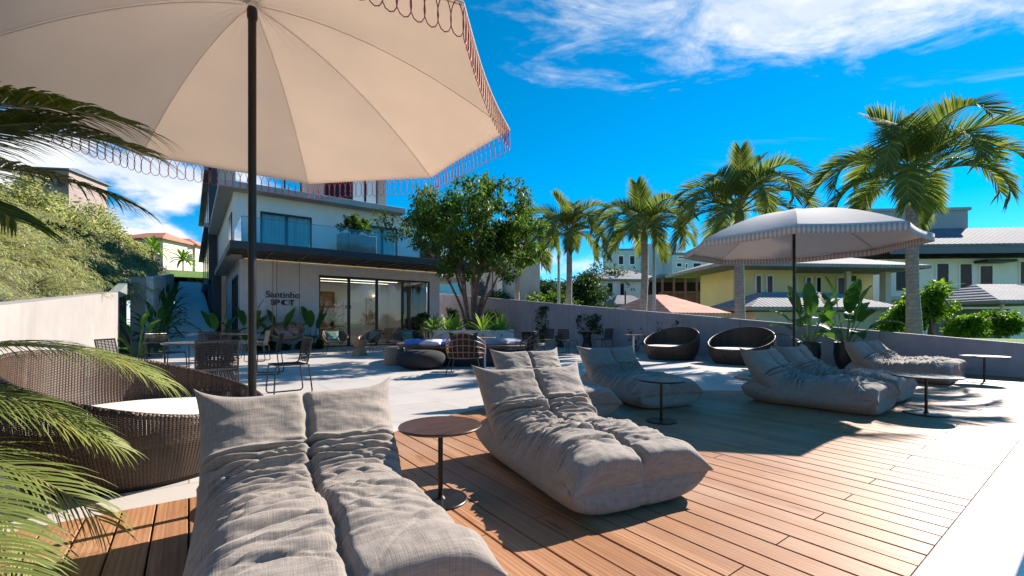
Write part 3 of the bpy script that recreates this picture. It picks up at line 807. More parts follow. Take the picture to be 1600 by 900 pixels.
# palm fronds: local frame, stalk at the origin, the frond arching over +X
def frond_parts(g, length, e0, droop, nleaf, llen, wid, vee=0.35, start=0.14, hang=0.5, twist=0.0, petiole=0.018, curl=0.0):
    st, lf = MB(), MB()
    N = 22; pts = []; p = Vector((0,0,0)); ds = length/N; tans = []
    for i in range(N+1):
        t = i/N; a = R(e0) - R(droop)*t**1.25
        az = curl*t
        tv = Vector((math.cos(a)*math.cos(az), math.cos(a)*math.sin(az), math.sin(a)))
        pts.append(p.copy()); tans.append(tv); p = p + tv*ds
    st.tube(pts, [petiole*(1-0.85*i/N) for i in range(N+1)], 5)
    def at(t):
        f = t*N; i = min(N-1, int(f)); w = f-i
        return pts[i].lerp(pts[i+1], w), tans[i].lerp(tans[i+1], w).normalized()
    for k in range(nleaf):
        t = start + (1-start)*(k+0.5)/nleaf
        for sgn in (-1, 1):
            tt = min(0.995, t + g.uniform(-0.3,0.3)*(1-start)/nleaf)
            b0, T = at(tt)
            sd = Vector((0,0,1)).cross(T)
            sd = sd.normalized() if sd.length > 1e-3 else Vector((0,1,0))
            up = T.cross(sd)
            env = (0.42 + 0.58*math.sin(math.pi*min(1, 0.12+tt*0.86))**0.8) if tt < 0.6 else (0.42+0.58*math.sin(math.pi*(0.12+tt*0.86))**0.8)
            L = llen*env*g.uniform(0.86,1.08)
            fwd = 0.55 + 0.75*tt
            d = (sd*sgn*(1.0-0.25*tt) + T*fwd + up*(vee*g.uniform(0.6,1.3))).normalized()
            n_ = d.cross(T); n_ = n_.normalized() if n_.length > 1e-4 else up
            c = n_.cross(d).normalized()
            q = b0.copy(); dd = d.copy(); vs = []
            segs = 5; h_ = hang*g.uniform(0.7,1.3)
            for s_ in range(segs+1):
                f = s_/segs
                w = wid*(0.55+0.9*f if f < 0.35 else 0.865*(1-((f-0.35)/0.65)**1.6))*0.5 + 0.0004
                vs += [q + c*w, q + n_*w*0.35, q - c*w]
                q = q + dd*(L/segs)
                dd = (dd + Vector((0,0,-1))*h_*0.30*(0.4+f)).normalized()
            fs = []
            for s_ in range(segs):
                a_ = s_*3
                fs += [(a_,a_+1,a_+4,a_+3),(a_+1,a_+2,a_+5,a_+4)]
            lf.add(vs, fs)
    return st, lf

PALM = {}
def palm_fronds():
    g = np.random.default_rng(3)
    for kind, (e0, dr, ln, hang) in {'spear': (82,44,1.75,0.15), 'high': (66,122,2.3,0.30), 'mid': (48,140,2.5,0.5), 'low': (24,120,2.3,0.75)}.items():
        for v in range(2):
            st, lf = frond_parts(g, ln*g.uniform(0.95,1.05), e0+g.uniform(-4,4), dr+g.uniform(-8,8), 74, 0.72, 0.036, 0.42, 0.16, hang, petiole=0.026)
            o = st.build('stalk', M['rachis']); l = lf.build('leaflets', M['frond'], angle=0)
            PALM[(kind, v)] = (o.data, l.data)
            bpy.data.objects.remove(o); bpy.data.objects.remove(l)
palm_fronds()
def palm(label, loc, trunk_h, r, scale, seed, nshaft=0.55):
    g = np.random.default_rng(seed)
    t = thing('palm_tree', label, 'palm tree', loc, 0, 'palm trees in a row behind the terrace wall')
    b = MB(); n = 26; lean = g.normal(size=2)*0.05
    prof = []
    for i in range(n+1):
        f = i/n
        prof.append((Vector((lean[0]*math.sin(f*2), lean[1]*math.sin(f*2), f*trunk_h)), r*(1.28-0.35*min(1,f*2.5)-0.12*f)*(1+0.035*(i%2))))
    b.tube([p for p,_ in prof], [q for _,q in prof], 14); b.build('trunk', M['palmtrunk'], t)
    top = prof[-1][0]
    b = MB(); b.tube([top+Vector((0,0,-0.02)), top+Vector((0,0,nshaft*0.25)), top+Vector((0,0,nshaft*0.7)), top+Vector((0,0,nshaft))], [r*0.80, r*0.92, r*0.55, r*0.28], 12)
    b.build('crownshaft', M['crownshaft'], t)
    plan = [('spear',2), ('high',6), ('mid',8), ('low',5)]
    a = g.uniform(0, 6.28)
    for kind, m in plan:
        for k in range(m):
            a += 2.39996 + g.uniform(-0.12,0.12)
            sd, ld = PALM[(kind, int(g.integers(2)))]
            f = bpy.data.objects.new('frond', ld); COL.objects.link(f); f.parent = t
            z = nshaft*{'spear':0.95,'high':0.85,'mid':0.70,'low':0.55}[kind]
            f.location = top + Vector((0.05*math.cos(a), 0.05*math.sin(a), z))
            f.rotation_euler = (g.uniform(-0.12,0.12), g.uniform(-0.1,0.1), a)
            s_ = scale*g.uniform(0.9,1.1); f.scale = (s_,s_,s_)
            q = bpy.data.objects.new('stalk', sd); COL.objects.link(q); q.parent = f
    return t
def blade(mb, base, az, e0, droop, length, width, petiole=0.0, seg=10, fold=0.25, wave=0.0, g=rng, tipw=1.0, stem=None, pr=0.012):
    """a broad leaf on its stalk"""
    p = Vector(base); a = R(e0); P = [p.copy()]
    if petiole > 0:
        m = 5
        for i in range(m):
            a2 = R(e0) + (R(90)-R(e0))*0.45*(1-(i+1)/m)
            p = p + Vector((math.cos(a2)*math.cos(az), math.cos(a2)*math.sin(az), math.sin(a2)))*petiole/m
            P.append(p.copy())
        if stem is not None: stem.tube(P, [pr*(1-0.5*i/m) for i in range(m+1)], 6)
    side = Vector((-math.sin(az), math.cos(az), 0)); vs = []
    ph = g.uniform(0,6)
    for i in range(seg+1):
        f = i/seg; aa = a - R(droop)*f**1.2
        T = Vector((math.cos(aa)*math.cos(az), math.cos(aa)*math.sin(az), math.sin(aa))); U = side.cross(T)*-1
        U = T.cross(side)*1.0
        w = width*0.5*(math.sin(math.pi*min(1,(f*0.93+0.035))**0.85)**0.75)*(1 if f < 0.999 else 0.05) + 0.002
        wv = wave*math.sin(f*15+ph)
        Uv = Vector((0,0,1))
        vs += [p + side*w + Uv*(fold*w+wv), p + side*w*0.5 + Uv*fold*0.42*w, p, p - side*w*0.5 + Uv*fold*0.42*w, p - side*w + Uv*(fold*w-wv)]
        p = p + T*length/seg
    fs = []
    for i in range(seg):
        for k in range(4): fs.append((i*5+k, i*5+k+1, i*5+k+6, i*5+k+5))
    mb.add(vs, fs)
def broadleaf(name, label, loc, n, height, llen, lw, mat, seed, group=None, spread=(35,82), droop=(30,80), pet=(0.3,0.9), cat='plant', parts=True, base_r=0.05, pr=0.014):
    g = np.random.default_rng(seed)
    t = thing(name, label, cat, loc, 0, group)
    st = MB()
    for k in range(n):
        az = k*2.39996 + g.uniform(-0.4,0.4); f = (k+0.5)/n
        lf = MB()
        e = spread[1] + (spread[0]-spread[1])*f + g.uniform(-6,6)
        L = llen*g.uniform(0.8,1.15)
        blade(lf, (base_r*math.cos(az), base_r*math.sin(az), 0), az, e, droop[0]+(droop[1]-droop[0])*f, L, lw*g.uniform(0.85,1.15), height*(pet[1]+(pet[0]-pet[1])*f), 10, 0.28, 0.012, g, stem=st, pr=pr)
        lf.build('leaf', mat, t, angle=0)
    st.build('stems', M['stem'], t)
    return t
# ------------------------------------------------------------------ vegetation that stands in the place
def at(px, z, h=0.0): x, y = D(px, z); return (x, y, h)
for lab, y, th, r, sc, sd in (
    ('largest palm tree, its trunk rising at the left of the blue grey roofed house', 3.10, 4.35, 0.155, 1.13, 11),
    ('palm tree whose trunk stands behind the smaller white parasol', 6.85, 4.05, 0.160, 1.00, 12),
    ('palm tree with bright green crownshaft in front of the grey hip roofed house', 10.65, 4.00, 0.150, 0.96, 13),
    ('palm tree beside the first lamp post, left of the crownshaft palm', 14.60, 4.55, 0.150, 1.04, 14),
    ('smallest palm tree, half hidden behind the many stemmed terrace tree', 18.40, 4.35, 0.150, 1.02, 15)):
    palm(lab, (15.5 if sd == 11 else 13.85, y, 0.15), th, r, sc, sd)

def terrace_tree():
    g = np.random.default_rng(21)
    x, y = G(735, 563)
    x, y = W(-1.12, 12.4)
    t = thing('terrace_tree', 'many stemmed tree with spreading dark green crown in the round planter', 'tree', (x, y, 0.74))
    b = MB(); ends = []
    for k in range(11):
        az = k*2.39996; f = (k+0.5)/11
        sp = 0.35 + 1.30*f; hh = 3.35 - 0.85*f + g.uniform(-0.2,0.2)
        p0 = Vector((0.10*math.cos(az), 0.10*math.sin(az), 0)); e = Vector((sp*math.cos(az), sp*math.sin(az), hh))
        pts = []
        for i in range(9):
            u = i/8; q = p0.lerp(e, u); q.x = p0.x + (e.x-p0.x)*u**1.45; q.y = p0.y + (e.y-p0.y)*u**1.45
            q += Vector((g.normal(),g.normal(),0))*0.022*(0 < i); pts.append(q)
        r0 = g.uniform(0.040,0.066)
        b.tube(pts, [r0*(1-0.72*i/8) for i in range(9)], 8)
        ends.append(pts[-1])
        for j in range(3):
            m = pts[4+j]; a2 = az + g.uniform(-1.3,1.3)
            q = m + Vector((math.cos(a2)*g.uniform(0.3,0.75), math.sin(a2)*g.uniform(0.3,0.75), g.uniform(0.5,1.1)))
            b.tube([m, (m+q)/2+Vector((0,0,-0.05)), q], [r0*0.45, r0*0.3, r0*0.12], 6); ends.append(q)
    b.build('trunk', M['bark'], t)
    C = []; rr = []
    for e in ends:
        for j in range(3):
            C.append(np.array(e) + g.normal(size=3)*np.array([0.34,0.34,0.24])); rr.append(g.uniform(0.16,0.34))
    for p in crown_points(g, 58, (2.0,2.0,1.25), 0.62, -0.15):
        C.append(p*g.uniform(0.84,1.08) + np.array([0,0,3.12])); rr.append(g.uniform(0.17,0.34))
    for p in crown_points(g, 16, (2.25,2.25,0.4), 0.9, -0.6):
        C.append(p*g.uniform(0.9,1.05) + np.array([0,0,3.0])); rr.append(g.uniform(0.18,0.3))
    leaf_object('crown', *clumps(g, C, rr, 118, 0.125, 0.36, 0.5, 0.5, 0.7), M['treeleaf'], t)
terrace_tree()

def hillside_shrubs():
    g = np.random.default_rng(33); protos = []
    for v in range(4):
        t = thing('hillside_shrub', 'feathery pale green shrub among many on the hillside behind the sunlit wall', 'shrub', (0,0,0), 0, 'feathery shrubs on the hillside')
        P, Dd, Nn, L_, Wd = [], [], [], [], []
        stem = MB()
        for k in range(46):
            az = g.uniform(0,6.283); el = g.uniform(0.15,1.35); ln = g.uniform(0.9,1.75)
            p = np.array([0,0,0.0]); e = el; pts = [Vector(p)]
            for s_ in range(9):
                T = np.array([math.cos(e)*math.cos(az), math.cos(e)*math.sin(az), math.sin(e)]); p = p + T*ln/9; pts.append(Vector(p)); e -= 0.17
                if s_ < 2: continue
                m = 9
                sd = np.array([-math.sin(az), math.cos(az), 0])
                for q in range(m):
                    sg = 1 if q % 2 else -1
                    P.append(p + g.normal(size=3)*0.05); Dd.append(unit(T*0.8 + sd*sg*g.uniform(0.3,1.1) + np.array([0,0,g.uniform(-0.5,0.25)]))); Nn.append(np.array([g.normal()*0.3,g.normal()*0.3,1.0])); L_.append(g.uniform(0.10,0.25)); Wd.append(g.uniform(0.014,0.030))
            stem.tube(pts[::3], [0.014,0.010,0.006,0.003][:len(pts[::3])], 4)
        leaf_object('crown', np.array(P), np.array(Dd), unit(np.array(Nn)), np.array(L_), np.array(Wd), M['feather'], t, 0.3)
        stem.build('stem', M['bark'], t)
        protos.append(t)
    used = 0; k = 0
    spots = []
    for z in (7.5, 8.6, 9.8, 11, 12.4, 14, 16, 18.5, 21.5, 25, 29, 34, 40):
        for px in range(-260, 300, int(max(34, 60*11/z))):
            x, y = D(px + g.uniform(-12,12), z*g.uniform(0.95,1.05))
            if x > -2.25 or y < 2.5: continue
            if x > -2.9 and y > 44: continue
            spots.append((x,y,z))
    for x, y, z in spots:
        s_ = g.uniform(0.7,1.1)*(0.9+0.016*z)
        s_ *= min(1, (0.45 if y < 17 else 0.85)+0.3*(-2.0-x))
        loc = (x, y, hill(x,y)-0.15); rz = g.uniform(0,6.28)
        if used < 4: o = protos[used]; o.location = loc; o.rotation_euler = (0,0,rz); o.scale = (s_,s_,s_*0.95)
        else: o = dup(protos[k % 4], 'feathery pale green shrub among many on the hillside behind the sunlit wall', loc, rz, (s_,s_,s_*0.95))
        used += 1; k += 1
hillside_shrubs()

# plants along the path wall
g0 = np.random.default_rng(5)
for i, (x, y, lab) in enumerate((( -1.22, 16.9, 'bright green broad leaved plant at the gate end of the wall bed'), (-0.86, 18.6, 'broad leaved plant second from the gate in the wall bed'),
        (-0.84, 20.8, 'dark broad leaved plant midway up the wall bed'), (-0.82, 23.4, 'dark broad leaved plant high in the wall bed'), (-0.82, 26.8, 'farthest dark broad leaved plant up the wall bed'))):
    broadleaf('path_plant', lab, (x, y, max(0, 0.12+(y-18)*0.156) if y > 17 else 0), 22, 1.25, 0.62, 0.17, M['banana'] if i == 0 else M['bigleaf'], 50+i, 'broad leaved plants along the sloping path', (12,80), (40,95), (0.15,0.85))
for i, (px, yy, lab, h) in enumerate(((341, 18.9, 'banana plant in the dark recess left of the side door', 1.1), (388, 19.1, 'banana plant at the left corner of the cement facade', 1.2),
        (437, 19.1, 'banana plant under the wall lettering behind the swing', 1.15), (486, 19.1, 'banana plant beside the glass door frame', 1.25))):
    rt = (px-800)/FPX; X = (sY*yy + rt*cY*yy)/(cY - rt*sY)
    broadleaf('banana_plant', lab, (X, yy, 0.0), 9, h, 0.95, 0.30, M['banana'], 70+i, 'banana plants along the facade', (30,84), (25,80), (0.35,0.9), base_r=0.07)
for i, X in enumerate((1.9,2.45,3.0,3.55,4.1)):
    bushy('ground_cover_plant', 'low dark leafy plant in the bed under the facade banana plants', 'plant', (X, 18.75, 0), (0.32,0.22,0.22), M['hedgeleaf'], 90+i, 9, 60, 0.09, 'low plants in the facade bed')

# potted plants beside the smaller parasol
for i, (lab, px, py, s_) in enumerate((('black pot with large leafed plant, just right of the small parasol pole', 1264, 576, 1.0), ('black pot with large leafed plant and widest leaves, between the lounge chairs', 1322, 577, 1.08))):
    x, y = G(px, py)
    t = broadleaf('potted_plant', lab, (x, y, 0), 15, 0.92*s_, 0.62*s_, 0.26*s_, M['bigleaf'] if i else M['banana'], 110+i, None, (14,84), (18,85), (0.42,0.98), 'potted plant', base_r=0.04)
    for ch in t.children: ch.location.z = 0.52
    b = MB(); b.lathe([(0.13,0),(0.19,0.10),(0.235,0.34),(0.225,0.52),(0.235,0.60),(0.225,0.615),(0.205,0.60),(0.20,0.53)], 30, (0,0,0), True, False); b.build('pot', M['pot'], t)
    b = MB(); b.lathe([(0.203,0.54),(0.02,0.56)], 30, (0,0,0), False, True); b.build('soil', M['soil'], t)

# climbing plants on the wall
def wall_vine(label, y0, y1, z0, z1, n, seed, column=False):
    g = np.random.default_rng(seed); P = []
    cy = (y0+y1)/2
    C = [(g.uniform(y0,y1), g.uniform(z0,z1)) for _ in range(max(5, n//26))]
    for _ in range(n):
        a = C[int(g.integers(len(C)))]
        P.append([XR-0.02-abs(g.normal())*0.03, np.clip(a[0]+g.normal()*0.10, y0-0.1, y1+0.1), np.clip(a[1]+g.normal()*0.13, z0, z1)])
    P = np.array(P); Dr = unit(np.stack([-np.abs(g.normal(size=n))*0.5, g.normal(size=n), g.normal(size=n)-0.5], 1)); Nn = unit(np.stack([-np.ones(n), g.normal(size=n)*0.4, g.normal(size=n)*0.4], 1))
    ln = g.uniform(0.05,0.10,n)
    t = thing('wall_vine', label, 'vine', (0,0,0), 0, 'climbing plants on the mauve wall')
    leaf_object('foliage', P, Dr, Nn, ln, ln*0.75, M['hedgeleaf'], t)
    b = MB()
    for a in C[:5]: b.tube([(XR-0.015,cy,0.0),(XR-0.02,(cy+a[0])/2+0.04,a[1]*0.5),(XR-0.02,a[0],a[1])], [0.008,0.006,0.003], 5)
    b.build('stem', M['bark'], t)
wall_vine('tall narrow climbing vine on the mauve wall behind the wall side chairs', 14.9, 15.6, 0.1, 1.75, 520, 1)
wall_vine('wide climbing vine above the bistro table on the mauve wall', 11.6, 13.0, 0.65, 1.35, 420, 2)
wall_vine('sparse climbing vine beside the white post table', 9.7, 10.4, 0.2, 0.85, 60, 3)
wall_vine('low climbing vine by the farther wall side chair', 13.4, 14.2, 0.05, 0.7, 160, 4)
wall_vine('thin trailing vine just left of the first wicker tub chair', 8.5, 9.2, 0.65, 1.05, 40, 5)
for lab, px, z, h, sd in (('slender young tree against the wall right of the building corner', 705, 21.0, 1.35, 1), ('young round topped shrub against the wall right of the planter', 769, 20.0, 1.3, 2), ('dark young shrub in front of the glass door end', 662, 19.0, 1.1, 3), ('dense young shrub between terrace tree and wall', 742, 19.5, 0.8, 4)):
    x, y = D(px, z)
    bushy('young_tree', lab, 'tree', (x, y, 0), (0.42,0.42,0.55), M['hedgeleaf'], 130+sd, 16, 60, 0.10, None, h*0.72)

# far trees and shrubs beyond the wall
k = 0
for px, z, w, h, base, mat, lab in (
    (30, 17, 1.3, 1.9, 3.6, 'treeleaf', 'darker green bush low among the feathery shrubs at the left edge'),
    (96, 22, 1.4, 1.9, 4.4, 'treeleaf', 'darker green bush midway up the feathery hillside'),
    (150, 27, 1.5, 1.9, 4.6, 'hedgeleaf', 'dark bush on the feathery hillside above the bar gate'),
    (205, 36, 1.8, 1.9, 5.0, 'treeleaf', 'darker green bush near the path end of the feathery hillside'),
    (775, 34, 2.6, 3.6, -0.5, 'hedgeleaf', 'dark tree beyond the wall just right of the canopy end'),
    (822, 38, 3.2, 3.4, -0.5, 'hedgeleaf', 'dark tree beyond the wall behind the smallest palm'),
    (862, 33, 2.6, 3.4, -0.5, 'treeleaf', 'dark tree beyond the wall left of the lamp post'),
    (912, 40, 3.2, 5.0, -0.5, 'hedgeleaf', 'dark tree beyond the wall right of the lamp post'),
    (950, 48, 3.8, 6.6, 0.0, 'hedgeleaf', 'tall dark tree behind the grey hip roofed house'),
    (1040, 58, 3.6, 5.2, 1.0, 'treeleaf', 'round dark tree in front of the pale blue block'),
    (1126, 30, 1.5, 2.6, -0.8, 'brightleaf', 'bright green shrub left of the yellow house'),
    (1098, 60, 2.0, 3.0, 2.0, 'hedgeleaf', 'small dark tree below the pale blue block'),
    (1412, 19, 0.9, 2.0, 0.3, 'brightleaf', 'bright green shrub right of the largest palm trunk'),
    (1458, 18, 0.9, 2.2, 0.3, 'brightleaf', 'bright green shrub in front of the blue grey roofed house'),
    (1510, 19, 0.9, 1.8, 0.3, 'brightleaf', 'bright green shrub left of the white carport'),
    (1560, 20, 0.9, 1.7, 0.3, 'brightleaf', 'bright green shrub under the carport roof'),
    (1392, 22, 0.9, 1.8, 0.2, 'hedgeleaf', 'dark shrub behind the largest palm trunk'),
    (1090, 20, 1.2, 1.1, -1.0, 'brightleaf', 'low bright shrub just beyond the wall under the grey lean-to roof'),
    (1180, 19, 1.3, 1.0, -1.0, 'brightleaf', 'low bright shrub beyond the wall beside the second palm trunk'),
    (860, 80, 6.0, 7.0, 1.0, 'hedgeleaf', 'far dark tree on the skyline between the first two palms'),
    (780, 90, 7.0, 8.0, 1.0, 'hedgeleaf', 'far dark tree on the skyline over the canopy end'),
    (232, 98, 4.5, 6.0, 10.6, 'hedgeleaf', 'dark round tree left behind the terracotta roofed houses'),
    (262, 104, 6.0, 8.5, 10.6, 'hedgeleaf', 'tall dark tree between the terracotta roofed houses'),
    (292, 92, 3.5, 5.5, 10.6, 'treeleaf', 'tree right of the terracotta roofed houses'),
    (178, 70, 4.0, 6.5, 8.0, 'hedgeleaf', 'dark tree at the crest of the feathery hillside'),
    (140, 52, 4.0, 7.0, 6.6, 'feather', 'pale tree high on the feathery hillside'),(196, 48, 2.6, 4.6, 5.6, 'feather', 'pale small tree on the hillside just left of the terracotta roofed houses'),(95, 44, 3.6, 6.0, 6.4, 'feather', 'pale tree below the hilltop block'),(20, 36, 3.4, 6.0, 6.6, 'feather', 'pale tree highest at the left edge of the hillside'),
    (60, 48, 5.0, 8.0, 5.5, 'feather', 'pale tree at the left end of the hillside crest'),
    (228, 74, 1.6, 1.6, 7.9, 'hedgeleaf', 'clipped dark bush on the upper lawn'),
    (282, 70, 1.2, 1.3, 7.5, 'hedgeleaf', 'small clipped bush on the upper lawn by the path')):
    x, y = D(px, z); k += 1
    big = max(w, h/2)
    n = 40 if w > 1.8 else 24
    bushy('far_tree' if h > 2 else 'garden_shrub', lab, 'tree' if h > 2 else 'shrub', (x, y, base), (w, w, h*0.55), M[mat], 200+k, n, 130, 0.10+0.055*big, None, h*0.38 if h > 2 else 0.05, 0.5, 0.75, -0.6)
def yucca(label, px, z, base, th, r, seed, cat='palm tree', nm='garden_palm'):
    g = np.random.default_rng(seed); x, y = D(px, z)
    t = thing(nm, label, cat, (x, y, base))
    b = MB(); b.tube([(0,0,-0.2),(0.03,0.02,th*0.5),(0,0,th)], [0.16,0.13,0.12], 8); b.build('trunk', M['palmtrunk'], t)
    lf = MB()
    for k in range(30):
        az = k*2.39996; f = (k+0.5)/30
        blade(lf, (0,0,th), az, 82-88*f, 40+50*f, r*g.uniform(0.85,1.1), r*0.17, 0, 7, 0.3, 0, g)
    lf.build('crown', M['brightleaf'], t, angle=0)
yucca('short palm with bright crown before the blue grey roofed house', 1472, 27, -1.2, 4.0, 1.25, 1)
yucca('small palm between the terracotta roofed houses', 240, 76, 7.9, 5.5, 3.2, 2)
yucca('small palm right of the terracotta roofed houses', 286, 82, 8.6, 4.0, 2.8, 3)

# ------------------------------------------------------------------ buildings beyond the wall
def hip(b, x0, x1, y0, y1, z0, z1, rx, ry=0.0):
    """hip roof with its ridge rx long along x (or a flat top rx by ry)"""
    cx, cy_ = (x0+x1)/2, (y0+y1)/2
    top = [(cx-rx/2,cy_-ry/2,z1),(cx+rx/2,cy_-ry/2,z1),(cx+rx/2,cy_+ry/2,z1),(cx-rx/2,cy_+ry/2,z1)]
    b.add([(x0,y0,z0),(x1,y0,z0),(x1,y1,z0),(x0,y1,z0)]+top+[(x0,y0,z0-0.18),(x1,y0,z0-0.18),(x1,y1,z0-0.18),(x0,y1,z0-0.18)],
          [(0,1,5,4),(1,2,6,5),(2,3,7,6),(3,0,4,7),(4,5,6,7),(8,9,1,0),(9,10,2,1),(10,11,3,2),(11,8,0,3),(11,10,9,8)])
    return b
def window(t, x0, x1, z0, z1, y=0.0, frame='white', pane='darkglass', fw=0.09, mull=0):
    b = MB(); ya, yb = y-0.09, y-0.003
    b.box(x0,x0+fw,ya,yb,z0,z1); b.box(x1-fw,x1,ya,yb,z0,z1); b.box(x0+fw,x1-fw,ya,yb,z1-fw,z1); b.box(x0+fw,x1-fw,ya,yb,z0,z0+fw)
    for k in range(mull):
        xm = x0 + (x1-x0)*(k+1)/(mull+1); b.box(xm-0.035,xm+0.035,ya,yb,z0+fw,z1-fw)
    o = b.build('window', M[frame], t, smooth=False)
    b = MB(); b.box(x0+fw,x1-fw,y-0.05,y-0.004,z0+fw,z1-fw); b.build('pane', M[pane], o, smooth=False)
BR = R(-YAW)
def px_local(px0, z): return lambda px: (px-px0)*z/FPX
def yellow_house():
    z = 26.0; X = px_local(1275, z); H = lambda py: HT(py, z)
    x, y = D(1275, z)
    t = thing('yellow_house', 'yellow two storey house with pale grey hipped roof behind the smaller parasol', 'house', (x, y, 0), BR+R(6))
    b = MB(); b.box(X(1138),X(1238),0,3.6,-3,H(414)); b.box(X(1238)+0.003,X(1408),1.3,3.6,-3,H(414)); b.build('wall', M['yellow'], t, smooth=False)
    b = MB(); b.box(X(1238)+0.004,X(1408),0.1,1.297,H(478),H(470)); b.box(X(1398),X(1408),0.1,0.5,H(470)+0.003,H(418)); b.box(X(1330),X(1338),0.1,0.3,H(470)+0.003,H(418)); b.build('veranda', M['offwhite'], t, smooth=False)
    b = MB(); hip(b, X(1092),X(1424),-1.7,5.0,H(418),H(392),6.0); b.build('roof', M['roofgrey'], t, smooth=False)
    b = MB(); hip(b, X(1085),X(1300),-4.5,-0.01,H(484),H(462),4.0,0.5); b.build('lean_to_roof', M['roofgrey'], t, smooth=False)
    b = MB(); b.box(X(1100),X(1290),-4.0,-0.02,-3,H(490)); b.build('lean_to_wall', M['offwhite'], t, smooth=False)
    for a, c in ((1172,1184),(1190,1203)): window(t, X(a),X(c),H(463),H(430), 0.0)
    for a, c in ((1242,1270),(1284,1296),(1302,1314),(1340,1356)): window(t, X(a),X(c),H(470),H(428), 1.3)
    b = MB(); b.box(X(1358),X(1370),1.0,1.29,H(436),H(427)); b.build('air_conditioner', M['black'], t, bevel=0.02)
yellow_house()
def blue_roof_house():
    z = 32.0; X = px_local(1500, z); H = lambda py: HT(py, z)
    x, y = D(1500, z)
    t = thing('blue_roof_house', 'large white house with blue grey hipped roof and flat parapet block at the right edge', 'house', (x, y, 0), BR-R(4))
    b = MB(); b.box(X(1380),X(1690),0,6,-3,H(404)); b.build('wall', M['white'], t, smooth=False)
    b = MB(); hip(b, X(1366),X(1710),-2.0,7.5,H(388),H(348),9.0,1.5); b.build('roof', M['roofblue'], t, smooth=False)
    b = MB(); b.box(X(1366),X(1710),-1.98,-1.9,H(402),H(388)-0.19); b.build('fascia', M['fascia'], t, smooth=False)
    b = MB(); b.box(X(1392),X(1560),2.5,6.5,H(362),H(316)); b.box(X(1388),X(1564),2.4,6.6,H(316)+0.002,H(311)); b.build('parapet_block', M['fascia2'], t, smooth=False)
    for a, c, z0, z1, m in ((1402,1440,456,412,1),(1463,1484,454,410,0),(1497,1518,456,411,0),(1526,1548,458,414,0),(1584,1606,446,408,0),(1630,1660,446,408,1)): window(t, X(a),X(c),H(z0),H(z1), 0.0, 'white', 'darkglass', 0.10, m)
    b = MB(); b.box(X(1520),X(1562),-1.0,-0.01,H(412),H(408)); b.build('door_hood', M['black'], t, smooth=False)
    b = MB(); b.box(X(1380),X(1690),-1.2,-0.012,H(470),H(464)); b.build('balcony_ledge', M['offwhite'], t, smooth=False)
M['fascia2'] = plain("pale blue grey parapet", (0.30,0.34,0.40), 0.7, 0.08)
blue_roof_house()
def carport():
    z = 23.0; X = px_local(1590, z); H = lambda py: HT(py, z); x, y = D(1590, z)
    t = thing('carport', 'white hipped carport roof on slim posts at the right edge', 'carport', (x, y, 0), BR)
    b = MB(); hip(b, X(1528),X(1680),-1,4,H(470),H(440),2.2); b.build('roof', M['roofgrey'], t, smooth=False)
    b = MB(); [b.box(X(q),X(q)+0.12,-0.6,-0.48,-3,H(476)) for q in (1546,1600,1650)]; b.build('posts', M['offwhite'], t, smooth=False)
    b = MB(); b.box(X(1540),X(1680),3.0,3.1,-3,H(480)); b.build('back_wall', M['fascia'], t, smooth=False)
carport()
def hip_house():
    z = 45.0; X = px_local(983, z); H = lambda py: HT(py, z); x, y = D(983, z)
    t = thing('grey_roof_house', 'white house with pale grey hip roof seen left of the crownshaft palm trunk', 'house', (x, y, 0), BR+R(10))
    b = MB(); b.box(X(936),X(1030),0,6,-3,H(436)); b.build('wall', M['white'], t, smooth=False)
    b = MB(); hip(b, X(924),X(1042),-0.8,6.8,H(437),H(416),2.2); b.build('roof', M['roofgrey'], t, smooth=False)
    for a, c in ((945,957),(966,976),(1008,1020)): window(t, X(a),X(c),H(465),H(441), 0.0, 'white', 'darkglass', 0.12)
    b = MB(); hip(b, X(930),X(986),-4.2,-0.85,H(478),H(464),1.5); b.build('porch_roof', M['roofgrey'], t, smooth=False)
hip_house()
def pale_block():
    z = 72.0; X = px_local(1060, z); H = lambda py: HT(py, z); x, y = D(1060, z)
    t = thing('pale_blue_block', 'pale blue flat roofed apartment block on the skyline beyond the palms', 'building', (x, y, 0), BR)
    b = MB(); b.box(X(962),X(1005),2,10,-3,H(388)); b.box(X(1005)+0.01,X(1070),4,12,-3,H(384)); b.box(X(1050),X(1140),0,3.99,-3,H(398)); b.box(X(1010),X(1090),5,11,H(384)+0.01,H(372)); b.build('wall', M['paleblue'], t, smooth=False)
    b = MB(); b.box(X(960),X(1007),1.8,10.2,H(388)+0.005,H(385.5)); b.box(X(1048),X(1144),-0.3,3.9,H(398)+0.005,H(395)); b.build('roof', M['slate'], t, smooth=False)
    for a, c, z0, z1 in ((1056,1066,418,410),(1070,1075,420,411),(1082,1096,421,410),(1108,1118,420,410),(1126,1134,420,411),(1058,1070,405,400.5),(1090,1104,405,400.5)): window(t, X(a),X(c),H(z0),H(z1), 0.0, 'white', 'darkglass', 0.15)
    for a, c in ((970,980),(988,998)): window(t, X(a),X(c),H(412),H(396), 2.0, 'white', 'darkglass', 0.15)
pale_block()
def salmon_roof():
    z = 20.0; X = px_local(1046, z); H = lambda py: HT(py, z); x, y = D(1046, z)
    t = thing('salmon_roof_shed', 'low house with salmon hipped roof just above the wall, right of the crownshaft palm', 'house', (x, y, 0), BR+R(20))
    b = MB(); hip(b, X(992),X(1100),-2.0,3.6,H(490),H(459),0.8,0.2); b.build('roof', M['roofpink'], t, smooth=False)
    b = MB(); b.box(X(1000),X(1092),-1.5,3.2,-3,H(488)-0.19); b.build('wall', M['offwhite'], t, smooth=False)
    b = MB(); b.box(X(1052),X(1054),3.7,3.76,-3,H(446)); b.build('mast', M['black'], t, smooth=False)
salmon_roof()
